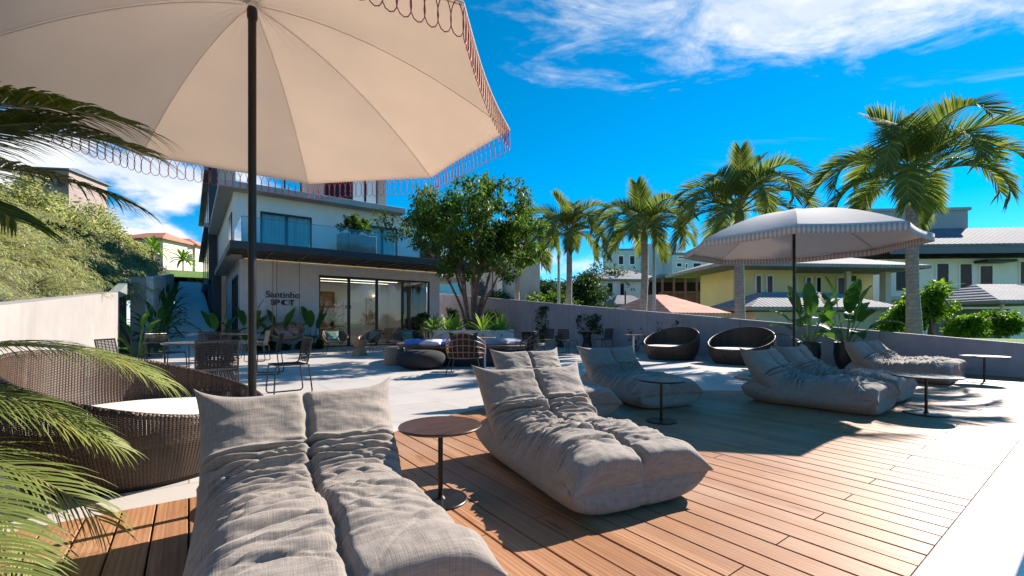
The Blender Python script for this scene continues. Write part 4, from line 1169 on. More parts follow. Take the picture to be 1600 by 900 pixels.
def timber_pergola():
    z = 38.0; X = px_local(1075, z); H = lambda py: HT(py, z); x, y = D(1075, z)
    t = thing('timber_pavilion', 'red brown timber pavilion with flat dark roof left of the yellow house', 'pavilion', (x, y, 0), BR)
    b = MB(); b.box(X(1030),X(1126),-0.3,4,H(434),H(429)); b.build('roof', M['fascia'], t, smooth=False)
    b = MB(); [b.box(X(q),X(q)+0.16,0,0.16,-3,H(434)-0.003) for q in (1034,1052,1070,1088,1106,1120)]; b.box(X(1034),X(1122),0.161,0.3,H(458),H(455)); b.build('frame', M['brick'], t, smooth=False)
    b = MB(); b.box(X(1034),X(1122),0.6,0.8,-3,H(456)); b.build('wall', M['brick'], t, smooth=False)
    b = MB(); b.box(X(1034),X(1122),3.4,3.6,-3,H(435)); b.build('back_wall', M['under'], t, smooth=False)
timber_pergola()
def red_house(label, px, z, w, seed):
    x, y = D(px, z); zb = hill(x, y)-0.3
    t = thing('terracotta_roof_house', label, 'house', (x, y, zb), BR+R(14*seed-18))
    b = MB(); b.box(-w/2,w/2,0,7,-2,6.0); b.build('wall', M['offwhite'], t, smooth=False)
    b = MB(); hip(b, -w/2-0.7,w/2+0.7,-0.8,7.8,6.01,7.8,w*0.45); b.build('roof', M['roofred'], t, smooth=False)
    b = MB(); b.box(-w/2,w/2,-1.2,-0.02,2.95,3.15); b.box(-w/2,w/2,-1.2,-1.12,3.16,3.95); b.build('balcony', M['offwhite'], t, smooth=False)
    for zz in (0.6, 3.6):
        for k in range(4):
            xx = -w/2 + w*(k+0.5)/4; window(t, xx-0.7, xx+0.7, zz, zz+1.7, 0.0, 'white', 'darkglass', 0.12)
red_house('cream house with terracotta roof on the hill, left one of two', 219, 82, 9.0, 1)
red_house('cream house with terracotta roof on the hill, right one nearest the path', 262, 88, 10.0, 2)
M['mutedpink'] = plain('muted pink paint', (0.30,0.23,0.215), 0.8, 0.12, 0.6)
def hill_block():
    x, y = D(95, 62); zb = hill(x, y)-0.5
    t = thing('hilltop_block', 'grey roofed pink block on the hilltop behind the palm fronds', 'building', (x, y, zb), BR+R(8))
    top = HT(266, 62) - zb
    b = MB(); b.box(-5,1.0,0,7,-2,top); b.build('wall', M['mutedpink'], t, smooth=False)
    b = MB(); hip(b, -5.4,1.4,-0.5,7.5,top+0.2,top+1.4,3.0); b.build('roof', M['fascia'], t, smooth=False)
    for zz in (top-2.4, top-5.4):
        for xx in (-4.0,-2.0,0.1): window(t, xx-0.6,xx+0.6,zz,zz+1.6,0.0,'fascia','darkglass',0.1)
hill_block()
def turquoise_building():
    x, y = D(712, 34)
    t = thing('turquoise_building', 'turquoise fronted low building beyond the wall behind the terrace tree stems', 'building', (x, y, 0), BR)
    b = MB(); b.box(-2.2,6.5,0,5,-3,HT(395,34)); b.build('wall', M['conc'], t, smooth=False)
    b = MB(); b.box(-1.3,0.55,-0.05,-0.003,HT(462,34),HT(436,34)); b.build('window', M['turq'], t, smooth=False)
    b = MB(); b.box(1.2,2.2,-0.05,-0.003,HT(462,34),HT(440,34)); b.build('window', M['darkglass'], t, smooth=False)
    b = MB(); b.box(3.2,3.6,-0.4,-0.003,-3,HT(400,34)); b.build('column', M['offwhite'], t, smooth=False)
    b = MB(); b.box(-2.4,6.7,-0.3,5.2,HT(395,34)+0.003,HT(395,34)+0.25); b.build('roof', M['roofblue'], t, smooth=False)
turquoise_building()
for lab, px, z, ty in (('grey lamp post beside the fourth palm trunk, left one of two', 873, 22.9, 372), ('grey lamp post right of the crownshaft palm trunk', 1022, 18.2, 368)):
    x, y = D(px, z); h = HT(ty, z)
    t = thing('lamp_post', lab, 'lamp post', (x, y, -1.0), BR)
    b = MB(); b.tube([(0,0,0),(0,0,h+1.0)], [0.085,0.06], 10); b.build('post', M['greymetal'], t)
    b = MB(); b.tube([(0,0,h+0.95),(-0.15,0,h+1.05),(-0.55,0,h+1.1)], 0.03, 8); b.build('arm', M['greymetal'], t)
    b = MB(); b.cbox((-0.68,0,h+1.09),(0.45,0.2,0.07)); b.build('lamp_head', M['greymetal'], t, bevel=0.02)
# ------------------------------------------------------------------ padded fabric lounge chairs
def vnoise(g, shape_u, shape_v, U, V):
    """smooth random field over the 0..1 square with shape_u x shape_v cells"""
    T = g.random((shape_u+2, shape_v+2))*2-1
    u, v = np.clip(U,0,1)*shape_u, np.clip(V,0,1)*shape_v
    i, j = np.minimum(u.astype(int), shape_u-1), np.minimum(v.astype(int), shape_v-1)
    fu, fv = u-i, v-j; fu, fv = fu*fu*(3-2*fu), fv*fv*(3-2*fv)
    return (T[i,j]*(1-fu)+T[i+1,j]*fu)*(1-fv)+(T[i,j+1]*(1-fu)+T[i+1,j+1]*fu)*fv
def resample(pts, n):
    P = np.array(pts, float)
    # Catmull-Rom through the points, then even steps
    Q = []
    ext = np.vstack([2*P[0]-P[1], P, 2*P[-1]-P[-2]])
    for i in range(len(P)-1):
        a, b, c, d = ext[i:i+4]
        for t in np.linspace(0, 1, 24, endpoint=False):
            Q.append(0.5*((2*b)+(-a+c)*t+(2*a-5*b+4*c-d)*t*t+(-a+3*b-3*c+d)*t**3))
    Q.append(P[-1]); Q = np.array(Q)
    s = np.r_[0, np.cumsum(np.linalg.norm(np.diff(Q,axis=0),axis=1))]
    ss = np.linspace(0, s[-1], n)
    return np.stack([np.interp(ss, s, Q[:,k]) for k in range(P.shape[1])],1), ss
def padded(curve, halfw, thick_top, thick_bot, ns, nu, g, tip0=0.0, tip1=0.0, seam=0.5, folds=(), nrand=0, zone=(0,1), side=0.05, ends=(True,True), rip=0.006, wr=0.005, rolls=None, drop=0.0):
    """a stuffed cushion swept along curve (y, z): returns top and bottom point grids, uv and arc length"""
    C, S_ = resample(curve, ns); Ltot = S_[-1]
    T = np.gradient(C, axis=0); T /= np.linalg.norm(T, axis=1, keepdims=True)
    Nn = np.stack([-T[:,1], T[:,0]], 1)                   # faces up on the seat, forward on the back
    q = np.linspace(-1, 1, nu); u = np.sign(q)*(1-(1-np.abs(q))**1.5)
    sp = np.linspace(0,1,ns)
    U, SS = np.meshgrid(u, S_); F = SS/Ltot
    E = np.power(np.clip(1-np.abs(U)**4.2, 0, 1), 0.5)
    en = 0.065
    F0 = np.power(np.clip(1-np.clip(1-SS/en,0,1)**2.4,0,1),0.5) if ends[0] else np.ones_like(SS)
    F1 = np.power(np.clip(1-np.clip(1-(Ltot-SS)/en,0,1)**2.4,0,1),0.5) if ends[1] else np.ones_like(SS)
    prof = E*F0*F1
    tt = np.interp(F, np.linspace(0,1,len(thick_top)), thick_top); tb = np.interp(F, np.linspace(0,1,len(thick_bot)), thick_bot)
    us = U + 0.03*vnoise(g, 2, 9, (U+1)/2, F)               # the seam wanders a little
    cs = 1 - seam*np.exp(-(us/0.035)**2) - seam*0.26*np.exp(-(us/0.13)**2)
    disp = np.zeros_like(U)
    uw = U*halfw
    for (s0, half, depth, w, slope, bow) in [((q_[0] if q_[0] > 0 else Ltot+q_[0]),)+tuple(q_[1:]) for q_ in folds]:        # deep creases, half = -1, 1 or 0 for both
        d = SS - (s0 + slope*uw*(half if half else 1) + bow*(np.abs(U)-0.5)**2 + 0.010*vnoise(g, 6, 1, (U+1)/2, F*0))
        m = 1.0 if half == 0 else 1/(1+np.exp(-half*U*60))
        disp += m*(-depth*np.exp(-(d/w)**2) + 0.42*depth*np.exp(-((np.abs(d)-2.4*w)/(1.9*w))**2))
    if rolls is not None:
        for h in (-1, 1):
            m = 1/(1+np.exp(-h*U*26))
            sw = SS + 0.045*vnoise(g, 5, 7, (U+1)/2, F) + g.uniform(-0.12,0.12)*np.abs(uw) + 0.012*vnoise(g, 11, 20, (U+1)/2, F)
            cr = [Ltot-c+g.uniform(-0.018,0.018) for c in rolls][::-1]
            edges_ = [-0.2] + cr + [Ltot+0.2]
            bump_ = np.zeros_like(U)
            for a_, c_ in zip(edges_, edges_[1:]):
                q_ = np.clip((sw-a_)/(c_-a_), 0, 1)
                bump_ += min(0.046, 0.40*(c_-a_))*np.power(np.sin(np.pi*q_), 0.50)
            fade = 0.50 + 0.50*np.clip(vnoise(g, 4, 9, (U+1)/2, F)*1.2+0.6, 0, 1)
            disp += m*(bump_-0.026)*fade*(1-0.5*np.abs(U)**6)
    for _ in range(nrand):
        s0 = g.uniform(*zone)*Ltot; u0 = g.uniform(-0.95,0.95)*halfw; L = g.uniform(0.07,0.30); w = g.uniform(0.006,0.014); a = g.uniform(0.006,0.021)
        sl = g.normal()*0.22; bw = g.normal()*0.8
        du = uw-u0; d = SS-(s0+sl*du+bw*du*du)
        e = np.exp(-(du/L)**2)
        disp += e*(-a*np.exp(-(d/w)**2)+0.6*a*np.exp(-((d-2.1*w)/(1.5*w))**2)+0.3*a*np.exp(-((d+2.1*w)/(1.5*w))**2))
    # gathers along the two long edges and along the seam
    ed = np.abs(U)**3.2
    fr = np.interp(SS.ravel(), S_, np.cumsum(34+20*np.sin(np.linspace(0,30,ns)))*Ltot/ns).reshape(SS.shape)
    disp += rip*ed*np.sin(fr+U*3)*(1-np.abs(U)**30) + rip*0.3*np.exp(-(us/0.14)**2)*np.sin(fr*1.3+1)
    disp += wr*vnoise(g, 9, 26, (U+1)/2, F) + wr*1.7*vnoise(g, 4, 9, (U+1)/2, F) + wr*0.5*vnoise(g, 24, 80, (U+1)/2, F)
    damp = np.clip(prof*1.3, 0, 1)
    top = tt*prof*cs + disp*damp
    bot = tb*prof*(0.4+0.6*cs)
    # outline: sides drawn in between the corners, corners pulled out to points
    wn = 1 - side*np.sin(np.pi*np.clip(F,0,1))**0.6*(1 if all(ends) else 0.6)
    x = U*halfw*wn
    ct = np.abs(U)**7
    ext = np.zeros_like(U)
    if ends[0]: ext -= tip0*ct*np.exp(-SS/0.07)
    if ends[1]: ext += tip1*ct*np.exp(-(Ltot-SS)/0.07)
    if ends[0]: x += np.sign(U)*tip0*0.55*ct*np.exp(-SS/0.06)
    if ends[1]: x += np.sign(U)*tip1*0.40*ct*np.exp(-(Ltot-SS)/0.06)
    Cy, Cz = C[:,0][:,None]+T[:,0][:,None]*ext, C[:,1][:,None]+T[:,1][:,None]*ext
    dr_ = drop*np.abs(U)**7*np.clip((SS-0.10)/0.16,0,1)*np.clip((1.12-SS)/0.2,0,1)
    top = top-dr_; bot = bot+dr_
    A = np.stack([x, Cy+Nn[:,0][:,None]*top, Cz+Nn[:,1][:,None]*top], -1)
    B = np.stack([x, Cy-Nn[:,0][:,None]*bot, Cz-Nn[:,1][:,None]*bot], -1)
    return A, B, np.stack([U*halfw, SS], -1), S_
def grid_part(A, B, UVg, name, mat, parent, r0=0, r1=None):
    r1 = len(A) if r1 is None else r1
    b = MB(); b.grid(A[r0:r1]); n = len(b.v)
    b.grid(B[r0:r1][:, ::-1])
    b.uv = np.concatenate([UVg[r0:r1].reshape(-1,2), UVg[r0:r1][:, ::-1].reshape(-1,2)+np.array([3.0,0])])
    return b.build(name, mat, parent, angle=0)
def lounge_chair(label, loc, rotz, seed):
    g = np.random.default_rng(seed)
    t = thing('lounge_chair', label, 'lounge chair', loc, rotz, 'padded grey lounge chairs on the deck')
    curve = [(-0.72,0.185),(-0.60,0.222),(-0.30,0.24),(-0.02,0.225),(0.16,0.225),(0.32,0.265),(0.45,0.36),(0.545,0.46),(0.62,0.555),(0.675,0.65)]
    folds = []
    for h in (-1, 1):
        o = g.uniform(-0.012,0.012)
        folds += [(1.28+o,h,0.060,0.013,g.uniform(-0.03,0.05),0.05), (1.155+o,h,0.045,0.011,g.uniform(-0.06,0.06),0.05), (1.075+o,h,0.040,0.010,g.uniform(-0.1,0.1),0.1),
                  (1.01+o,h,0.034,0.010,g.uniform(-0.12,0.12),0.08), (0.95+o,h,0.030,0.010,g.uniform(-0.15,0.15),-0.1), (0.86+o,h,0.026,0.010,g.uniform(-0.15,0.15),0.15),
                  (0.70+o*3,h,0.024,0.012,g.uniform(-0.15,0.15),0.2), (0.56+o*3,h,0.020,0.011,g.uniform(-0.15,0.15),-0.2), (0.38+o*4,h,0.024,0.013,g.uniform(-0.2,0.2),0.25)]
    ns, nu = 300, 130
    A, B, UVg, S_ = padded(curve, 0.475, [0.125,0.14,0.135,0.125,0.12,0.125,0.13,0.11,0.095], [0.08,0.09,0.09,0.09,0.12,0.22,0.22,0.14,0.085], ns, nu, g, 0.055, 0.08, 0.34, [(-0.37+0.006*h,h,0.060,0.0105,0.02*h,0.03) for h in (-1,1)]+[(-0.46-0.008*h,h,0.050,0.0105,-0.03*h,0.05) for h in (-1,1)]+[(-0.60,1,0.026,0.010,0.1,0.1),(-0.64,-1,0.026,0.010,-0.06,0.1)], 80, (0.10,0.80), 0.04, rip=0.014, rolls=[0.37,0.46,0.53,0.59,0.645,0.71,0.79,0.89,1.01,1.17,1.40], drop=0.11)
    cut = int(np.searchsorted(S_, 1.0))
    grid_part(A, B, UVg, 'seat_cushion', M['linen'], t, 0, cut+1)
    grid_part(A, B, UVg, 'backrest', M['linen'], t, cut, None)
    c2 = [(-0.705,0.165),(-0.60,0.135),(-0.2,0.12),(0.2,0.12),(0.50,0.15),(0.68,0.20)]
    A, B, UVg, S_ = padded(c2, 0.485, [0.10,0.14,0.15,0.16,0.19,0.16], [0.14,0.14,0.125,0.125,0.15,0.16], 110, 80, g, 0.045, 0.02, 0.10, (), 14, (0,1), 0.02, rip=0.010)
    A[:,:,2] = np.maximum(A[:,:,2], 0.006); B[:,:,2] = np.maximum(B[:,:,2], 0.006)
    grid_part(A, B, UVg, 'base_cushion', M['linen'], t)
    return t
def lounge_chairs():
    protos = [lounge_chair('largest padded grey lounge chair, cut off below, in front of the big parasol pole', (0.46,2.03,0.004), R(-5), 4),
              lounge_chair('padded grey lounge chair right of the dark wood side table, in full sunlight', (2.20,2.27,0.004), R(-11), 9),
              lounge_chair('padded grey lounge chair in shadow beside the lone potted plants, front one of the pair', (6.50,2.28,0.004), R(2), 15)]
    for p, lab, loc, rz, s_ in (
        (0, 'padded grey lounge chair mostly hidden behind the sunlit one', (3.50,4.02,0.004), -13, 1.0),
        (1, 'shaded padded grey lounge chair behind the black side table on the deck', (4.97,3.92,0.004), -14, 1.0),
        (1, 'shaded padded grey lounge chair in front of the left black plant pot', (7.72,2.36,0.004), 1, 1.0),
        (2, 'padded grey lounge chair right of the plant pots, nearer the camera of the last pair', (10.62,2.36,0.004), 3, 1.0),
        (0, 'farthest padded grey lounge chair, closest to the mauve wall', (11.78,2.42,0.004), 1, 1.0)):
        dup(protos[p], lab, loc, R(rz), s_)
lounge_chairs()

def pillow(label, loc, rotz, sx, sy, h, mat, tilt=0.0, seed=0, group=None, cat='cushion', parent=None, name='cushion', roll=0.0):
    g = np.random.default_rng(seed)
    A, B, UVg, S_ = padded([(-sy/2,0),(0,0),(sy/2,0)], sx/2, [h*0.8,h,h*0.8], [h*0.8,h,h*0.8], 26, 26, g, 0.03, 0.03, 0.0, (), 0, (0,1), 0.06, (True,True), 0.002, 0.004)
    o = grid_part(A, B, UVg, name, mat, parent)
    o.location = loc; o.rotation_euler = (tilt, roll, rotz)
    if parent is None: tag(o, label, cat, group)
    return o

# ------------------------------------------------------------------ side tables
M['satin'] = plain("satin bronze table top", (0.05,0.042,0.04), 0.28, 0.1, 4)
def side_table(label, loc, top='walnut', r=0.245, h=0.45, rb=0.16):
    t = thing('side_table', label, 'side table', loc, 0, 'round pedestal side tables')
    b = MB(); b.lathe([(r-0.012,h-0.018),(r-0.002,h-0.014),(r,h-0.006),(r-0.004,h)], 56); b.build('table_top', M[top], t)
    b = MB(); b.tube([(0,0,0.012),(0,0,h-0.018)], 0.0145, 14); b.build('post', M['brownmetal'], t)
    b = MB(); b.lathe([(rb,0),(rb,0.009),(rb-0.004,0.013),(0.03,0.015),(0.018,0.03)], 48); b.build('base', M['brownmetal'], t)
    return t
side_table('dark wood topped pedestal table between the two nearest lounge chairs', (*W(-0.425,2.62),0.004))
side_table('black pedestal table standing in the parasol shadow on the deck', (*W(1.594,4.71),0.004), 'brownmetal')
side_table('pedestal table with glinting top in front of the shaded lounge chair pair', (*W(4.79,5.10),0.004), 'satin', 0.325, 0.445, 0.21)
side_table('farthest pedestal table, near the low end of the mauve wall', (*W(8.30,7.75),0.004), 'satin', 0.32, 0.47, 0.22)

# ------------------------------------------------------------------ parasols
def parasol(label, loc, RR, H, Ha, canvas, loops, seed):
    t = thing('parasol', label, 'parasol', loc)
    nt, na = 28, 16
    def rib(k, f):
        a = R(22.5+45*k); rr = RR*f
        return Vector((rr*math.cos(a), rr*math.sin(a), H+(Ha-H)*(1-f**1.75)))
    rows = []
    for i in range(nt+1):
        f = 0.012+0.988*i/nt; row = []
        for k in range(8):
            p, q = rib(k, f), rib(k+1, f)
            for j in range(na):
                w = j/na; v = p.lerp(q, w); v.z -= 0.050*f*math.sin(math.pi*w)*(1-0.85*f)
                v.x *= 1-0.018*f*math.sin(math.pi*w); v.y *= 1-0.018*f*math.sin(math.pi*w)
                th_ = (k+w)*math.pi/4
                v.z += 0.004*math.sin(th_*37+seed)*math.exp(-f/0.13)*min(1,f*12) + 0.0035*math.sin(th_*61+f*9)*math.exp(-(1-f)/0.06)*(1-math.sin(math.pi*w))
                row.append(v)
        rows.append(row)
    b = MB(); b.grid(rows, wrap=True); o = b.build('canopy', M[canvas], t, angle=20)
    sm = o.modifiers.new("cloth", 'SOLIDIFY'); sm.thickness = 0.004; sm.offset = 0
    for k in range(8):
        b = MB(); b.tube([rib(k, 0.03+0.965*i/12)-Vector((0,0,0.014)) for i in range(13)], 0.0028 if loops else 0.0055, 6); b.build('rib', M[canvas] if loops else M['ribgrey'], t)
    b = MB(); b.tube([(0,0,0.01),(0,0,Ha-0.05)], 0.022, 16); b.build('pole', M['brownmetal'], t)
    b = MB(); b.lathe([(0.024,Ha-0.10),(0.028,Ha-0.085),(0.028,Ha-0.045),(0.024,Ha-0.03)], 18); b.build('hub', M['brownmetal'], t)
    b = MB(); b.lathe([(0.022,Ha-0.005),(0.026,Ha+0.02),(0.012,Ha+0.045)], 14); b.build('finial', M[canvas], t)
    if loops:
        fr = MB(); lp = MB()
        per = 2*RR*math.sin(R(22.5)); n = int(per/0.052)
        for k in range(8):
            p, q = rib(k,1), rib(k+1,1); e = (q-p).normalized()
            for j in range(n):
                def edge(w):
                    v = p.lerp(q, w); s_ = 1-0.018*math.sin(math.pi*w); v.x *= s_; v.y *= s_; v.z -= 0.050*math.sin(math.pi*w)*0.15+0.003; return v
                c = edge((j+0.5)/n)
                pts = []
                for m in range(15):
                    a = 2*math.pi*m/14
                    # a drop: crossing at the hem, round below
                    yy = -0.072+0.072*math.cos(a); xx = 0.030*math.sin(a)*(0.75+0.5*(-yy/0.144))
                    if m in (0,14): xx = 0.0
                    pts.append(c + e*xx + Vector((0,0,yy)))
                fr.tube(pts[1:-1], 0.0022, 5)
        fr.build('loop_fringe', M['fringe'], t)
        hm = MB()
        for k in range(8):
            hm.tube([edge_pt(rib(k,1), rib(k+1,1), w) for w in np.linspace(0,1,12)], 0.004, 5)
        hm.build('hem', M[canvas], t)
    else:
        b = MB(); uv = []
        rowt, rowb = [], []
        for k in range(8):
            for w in np.linspace(0,1,20, endpoint=False):
                v = edge_pt(rib(k,1), rib(k+1,1), w)
                rowt.append(v+Vector((0,0,0.0))); rowb.append(v*1.0+Vector((0,0,-0.105)))
        b.grid([rowb, rowt], wrap=True)
        n = len(rowt); b.uv = np.array([[i/20.0, 0] for i in range(n)]+[[i/20.0, 1] for i in range(n)])
        o = b.build('valance', M['valance'], t, angle=0); sm = o.modifiers.new("cloth", 'SOLIDIFY'); sm.thickness = 0.004; sm.offset = 0
    b = MB(); b.lathe([(0.26,0),(0.26,0.03),(0.24,0.045),(0.05,0.055),(0.04,0.16),(0.026,0.165)], 40); b.build('base', M['brownmetal'], t)
    return t
def edge_pt(p, q, w):
    v = p.lerp(q, w); s_ = 1-0.018*math.sin(math.pi*w); v.x *= s_; v.y *= s_; v.z -= 0.050*math.sin(math.pi*w)*0.15+0.003; return v
def m_valance():
    m = NT("striped valance"); x, y, z = m.sep(m.coord('UV'))
    w = m.math('SINE', m.math('MULTIPLY', x, 2*math.pi*22)); 
    c = m.mix(m.range(w, -0.15, 0.15), (0.44,0.33,0.285), (0.64,0.55,0.49))
    m.base(c); m.rough(0.9); return m.m
M['valance'] = m_valance()
M['ribgrey'] = plain("grey canvas seam tape", (0.42,0.36,0.33), 0.9, 0.05)
parasol('large cream parasol with loop fringe overhead, its black pole behind the nearest lounge chair', (*W(-1.52,2.58),0.0), 1.55, 2.35, 2.93, 'canvas', True, 1)
parasol('smaller white parasol with striped valance over the shaded lounge chairs', (*W(4.72,7.38),0.0), 1.74, 2.36, 2.92, 'canvas2', False, 2)
def floor_ring():
    x, y = G(1205, 592)
    t = thing('floor_ring', 'flat round wooden ring with dark centre set on the paving behind the shaded lounge chairs', 'floor ring', (x, y, 0.0))
    b = MB(); b.lathe([(0.62,0.002),(0.62,0.03),(0.40,0.03),(0.40,0.002)], 48, (0,0,0), False, False); b.build('ring', M['oak'], t)
    b = MB(); b.lathe([(0.395,0.004),(0.395,0.012),(0.02,0.014)], 40); b.build('centre_plate', M['navy'], t)
floor_ring()

# ------------------------------------------------------------------ wicker tub chairs
def tub(label, loc, rotz, RR, hl, hh, wick, big=False, zc=0.30, group=None):
    t = thing('wicker_tub_chair' if not big else 'wicker_daybed', label, 'chair' if not big else 'daybed', loc, rotz, group)
    n, m = 96, 22
    hr = lambda a: hl+(hh-hl)*(0.5+0.5*math.sin(a))**1.15
    def rad(z): 
        q = z/0.85
        return RR*(0.76+0.24*math.sin(min(1,q*1.55+0.08)*math.pi/2)-0.05*max(0,q-0.55))
    def shell(off, z0):
        rows, uv = [], []
        for i in range(m+1):
            row = []
            for k in range(n+1):
                a = 2*math.pi*k/n; z = z0+(hr(a)-z0)*i/m; r = rad(z)-off
                row.append((r*math.cos(a), r*math.sin(a)*0.98, z)); uv.append((k/n, z))
            rows.append(row)
        return rows, uv
    rows, uv = shell(0, 0.035); b = MB(); b.grid(rows); b.uv = np.array(uv); b.build('shell', M[wick], t, angle=0)
    rows, uv = shell(0.045, 0.10); b = MB(); b.grid([r[::-1] for r in rows]); b.uv = np.array([(k/n, z) for r in rows for k, (x,y,z) in zip(range(n,-1,-1), r[::-1])]); b.build('lining', M[wick], t, angle=0)
    b = MB(); b.tube([((rad(hr(a))-0.022)*math.cos(a), (rad(hr(a))-0.022)*math.sin(a)*0.98, hr(a)) for a in np.linspace(0,2*math.pi,n,endpoint=False)], 0.022, 10, True)
    b.uv = np.array([((i//10)/n, (i%10)/10*0.06) for i in range(len(b.v))]); b.build('rim', M[wick], t, angle=0)
    r0 = rad(zc)-0.05
    b = MB(); b.lathe([(r0-0.04,zc-0.10),(r0,zc-0.07),(r0,zc),(r0-0.03,zc+0.035),(r0*0.6,zc+0.05),(0.01,zc+0.055)], 64); b.build('seat_cushion', M['cushwhite'], t)
    b = MB(); b.lathe([(rad(0.03)-0.03,0.0),(rad(0.03)-0.01,0.03),(rad(0.03)-0.06,0.12),(r0-0.05,zc-0.11)], 48, (0,0,0), True, True); b.build('base', M['under' if big else 'wickerbase'], t)
    return t
M['wickerbase'] = plain("dark wicker base", (0.05,0.028,0.02), 0.6, 0.3, 20)
tub('large brown wicker daybed with off white cushion behind the foreground palm fronds', (*W(-2.72,3.28),0.0), R(64), 0.80, 0.40, 0.84, 'wicker', True, 0.36)
tub('dark wicker tub chair with pale cushion against the mauve wall, farther of two', (11.3,7.6,0.0), R(-82), 0.78, 0.36, 0.92, 'wickerfar', zc=0.36, group='wicker tub chairs along the mauve wall')
tub('dark wicker tub chair with pale cushion, nearer the small parasol pole', (11.55,5.72,0.0), R(-84), 0.80, 0.36, 0.93, 'wickerfar', zc=0.36, group='wicker tub chairs along the mauve wall')

# ------------------------------------------------------------------ dining sets
def bar_table(label, loc, r=0.66, h=0.76, group='round black slatted dining tables'):
    t = thing('dining_table', label, 'table', loc, 0, group)
    b = MB(); b.lathe([(r-0.01,h-0.025),(r,h-0.018),(r,h-0.006),(r-0.006,h)], 56); b.build('table_top', M['tabletop'], t)
    b = MB()
    for k in range(26):
        a = 2*math.pi*k/26
        b.tube([(0.27*r/0.66*math.cos(a)*1.0,0.27*r/0.66*math.sin(a),h-0.03),(0.20*r/0.66*math.cos(a+0.12),0.20*r/0.66*math.sin(a+0.12),h*0.55),(0.33*r/0.66*math.cos(a+0.2),0.33*r/0.66*math.sin(a+0.2),0.012)], 0.0135, 6)
    for rr, z in ((0.27,h-0.03),(0.33,0.014)): b.tube([(rr*r/0.66*math.cos(a),rr*r/0.66*math.sin(a),z) for a in np.linspace(0,2*math.pi,36,endpoint=False)], 0.011, 6, True)
    b.build('base', M['black'], t); return t
M['tabletop'] = plain("matt black table top", (0.018,0.020,0.024), 0.28, 0.2, 4)
def rope_chair_parts(t, arms=False):
    f = MB(); r = 0.0105
    for s_ in (-1, 1):
        x = 0.225*s_
        f.tube(fillet([(x,0.22,0.445),(x*1.05,0.27,0.011),(x*1.05,-0.25,0.011),(x,-0.22,0.445),(x,0.20,0.445),(x,0.27,0.83)], 0.06), r, 8)
        if arms: f.tube(fillet([(x*1.18,-0.26,0.011),(x*1.18,-0.25,0.66),(x*1.18,0.24,0.66),(x,0.25,0.70)], 0.07), r, 8)
    f.tube([(-0.225,0.27,0.83),(0.225,0.27,0.83)], r, 8); f.tube([(-0.225,-0.22,0.445),(0.225,-0.22,0.445)], r, 8); f.tube([(-0.225,0.2,0.445),(0.225,0.2,0.445)], r, 8)
    f.build('frame', M['black'], t)
    b = MB()
    for k in range(20): y = -0.215+0.42*k/19; b.tube([(-0.226,y,0.450),(-0.1,y,0.443),(0.1,y,0.443),(0.226,y,0.450)], 0.0088, 5)
    for k in range(7): x = -0.19+0.38*k/6; b.tube([(x,-0.22,0.452),(x,0.0,0.446),(x,0.205,0.452)], 0.006, 5)
    b.build('seat', M['ropecord'], t)
    b = MB()
    for k in range(17): z = 0.485+0.335*k/16; y = 0.20+0.07*(z-0.445)/0.385; b.tube([(-0.227,y,z),(0,y+0.02,z),(0.227,y,z)], 0.0078, 5)
    for k in range(5): x = -0.16+0.32*k/4; b.tube([(x,0.215,0.47),(x,0.28,0.83)], 0.006, 5)
    b.build('backrest', M['ropecord'], t)
M['ropecord'] = plain("black cord", (0.014,0.012,0.012), 0.75, 0.4, 60)
def face(frm, to): return math.atan2(to[0]-frm[0], -(to[1]-frm[1]))      # turn local -Y towards the target
def dining():
    grp = 'black cord dining chairs'
    T1, T2 = W(-4.66,6.9), W(-7.9,11.9)
    bar_table('round black slatted dining table nearest the parasol pole', (*T1,0))
    bar_table('round black slatted dining table farther back by the sloping path', (*T2,0), 0.72)
    c0 = thing('cord_chair', 'black cord chair right of the parasol pole, seen from its side', 'chair', (*W(-3.32,6.55),0), face(W(-3.32,6.55), W(-4.3,5.7)), grp); rope_chair_parts(c0)
    ca = thing('cord_armchair', 'black cord armchair in front of the broad leaved plants by the pale wall', 'chair', (*W(-7.05,9.0),0), face(W(-7.05,9.0), W(-5.0,8.6)), grp); rope_chair_parts(ca, True)
    for lab, p, q in (('black cord chair behind the parasol pole, facing the nearer table', W(-5.05,9.1), W(-6.6,8.6)),
        ('black cord chair with only its back showing above the wicker daybed', W(-5.3,6.1), W(-4.3,6.4)),
        ('black cord chair pulled up to the near side of the nearer slatted table', W(-3.85,5.75), W(-4.66,6.9))):
        dup(c0, lab, (*p,0), face(p,q))
    for k, (dx, dy, lab) in enumerate(((0.85,-0.35,'black cord chair on the right of the farther slatted table'), (-0.2,-0.95,'black cord chair on the near side of the farther slatted table'), (0.3,0.95,'black cord chair behind the farther slatted table'))):
        p = (T2[0]+dx, T2[1]+dy); dup(c0, lab, (*p,0), face(p,T2))
    B1, B2 = W(2.72,16.0), W(0.52,16.4)
    bar_table('small round black bistro table under the wide wall vine', (*B1,0), 0.40, 0.74)
    bar_table('small round black bistro table behind the planter bench', (*B2,0), 0.42, 0.74)
    for lab, p, q in (('dark cord chair left of the bistro table under the wide wall vine', W(1.93,15.2), B1), ('dark cord chair right of the bistro table under the wide wall vine', W(3.38,16.3), B1),
        ('dark cord chair between the tall wall vine and the bistro tables', W(1.15,15.7), B2), ('dark cord chair left of the bistro table behind the bench', W(-0.2,16.0), B2)):
        dup(c0, lab, (*p,0), face(p,q))
dining()

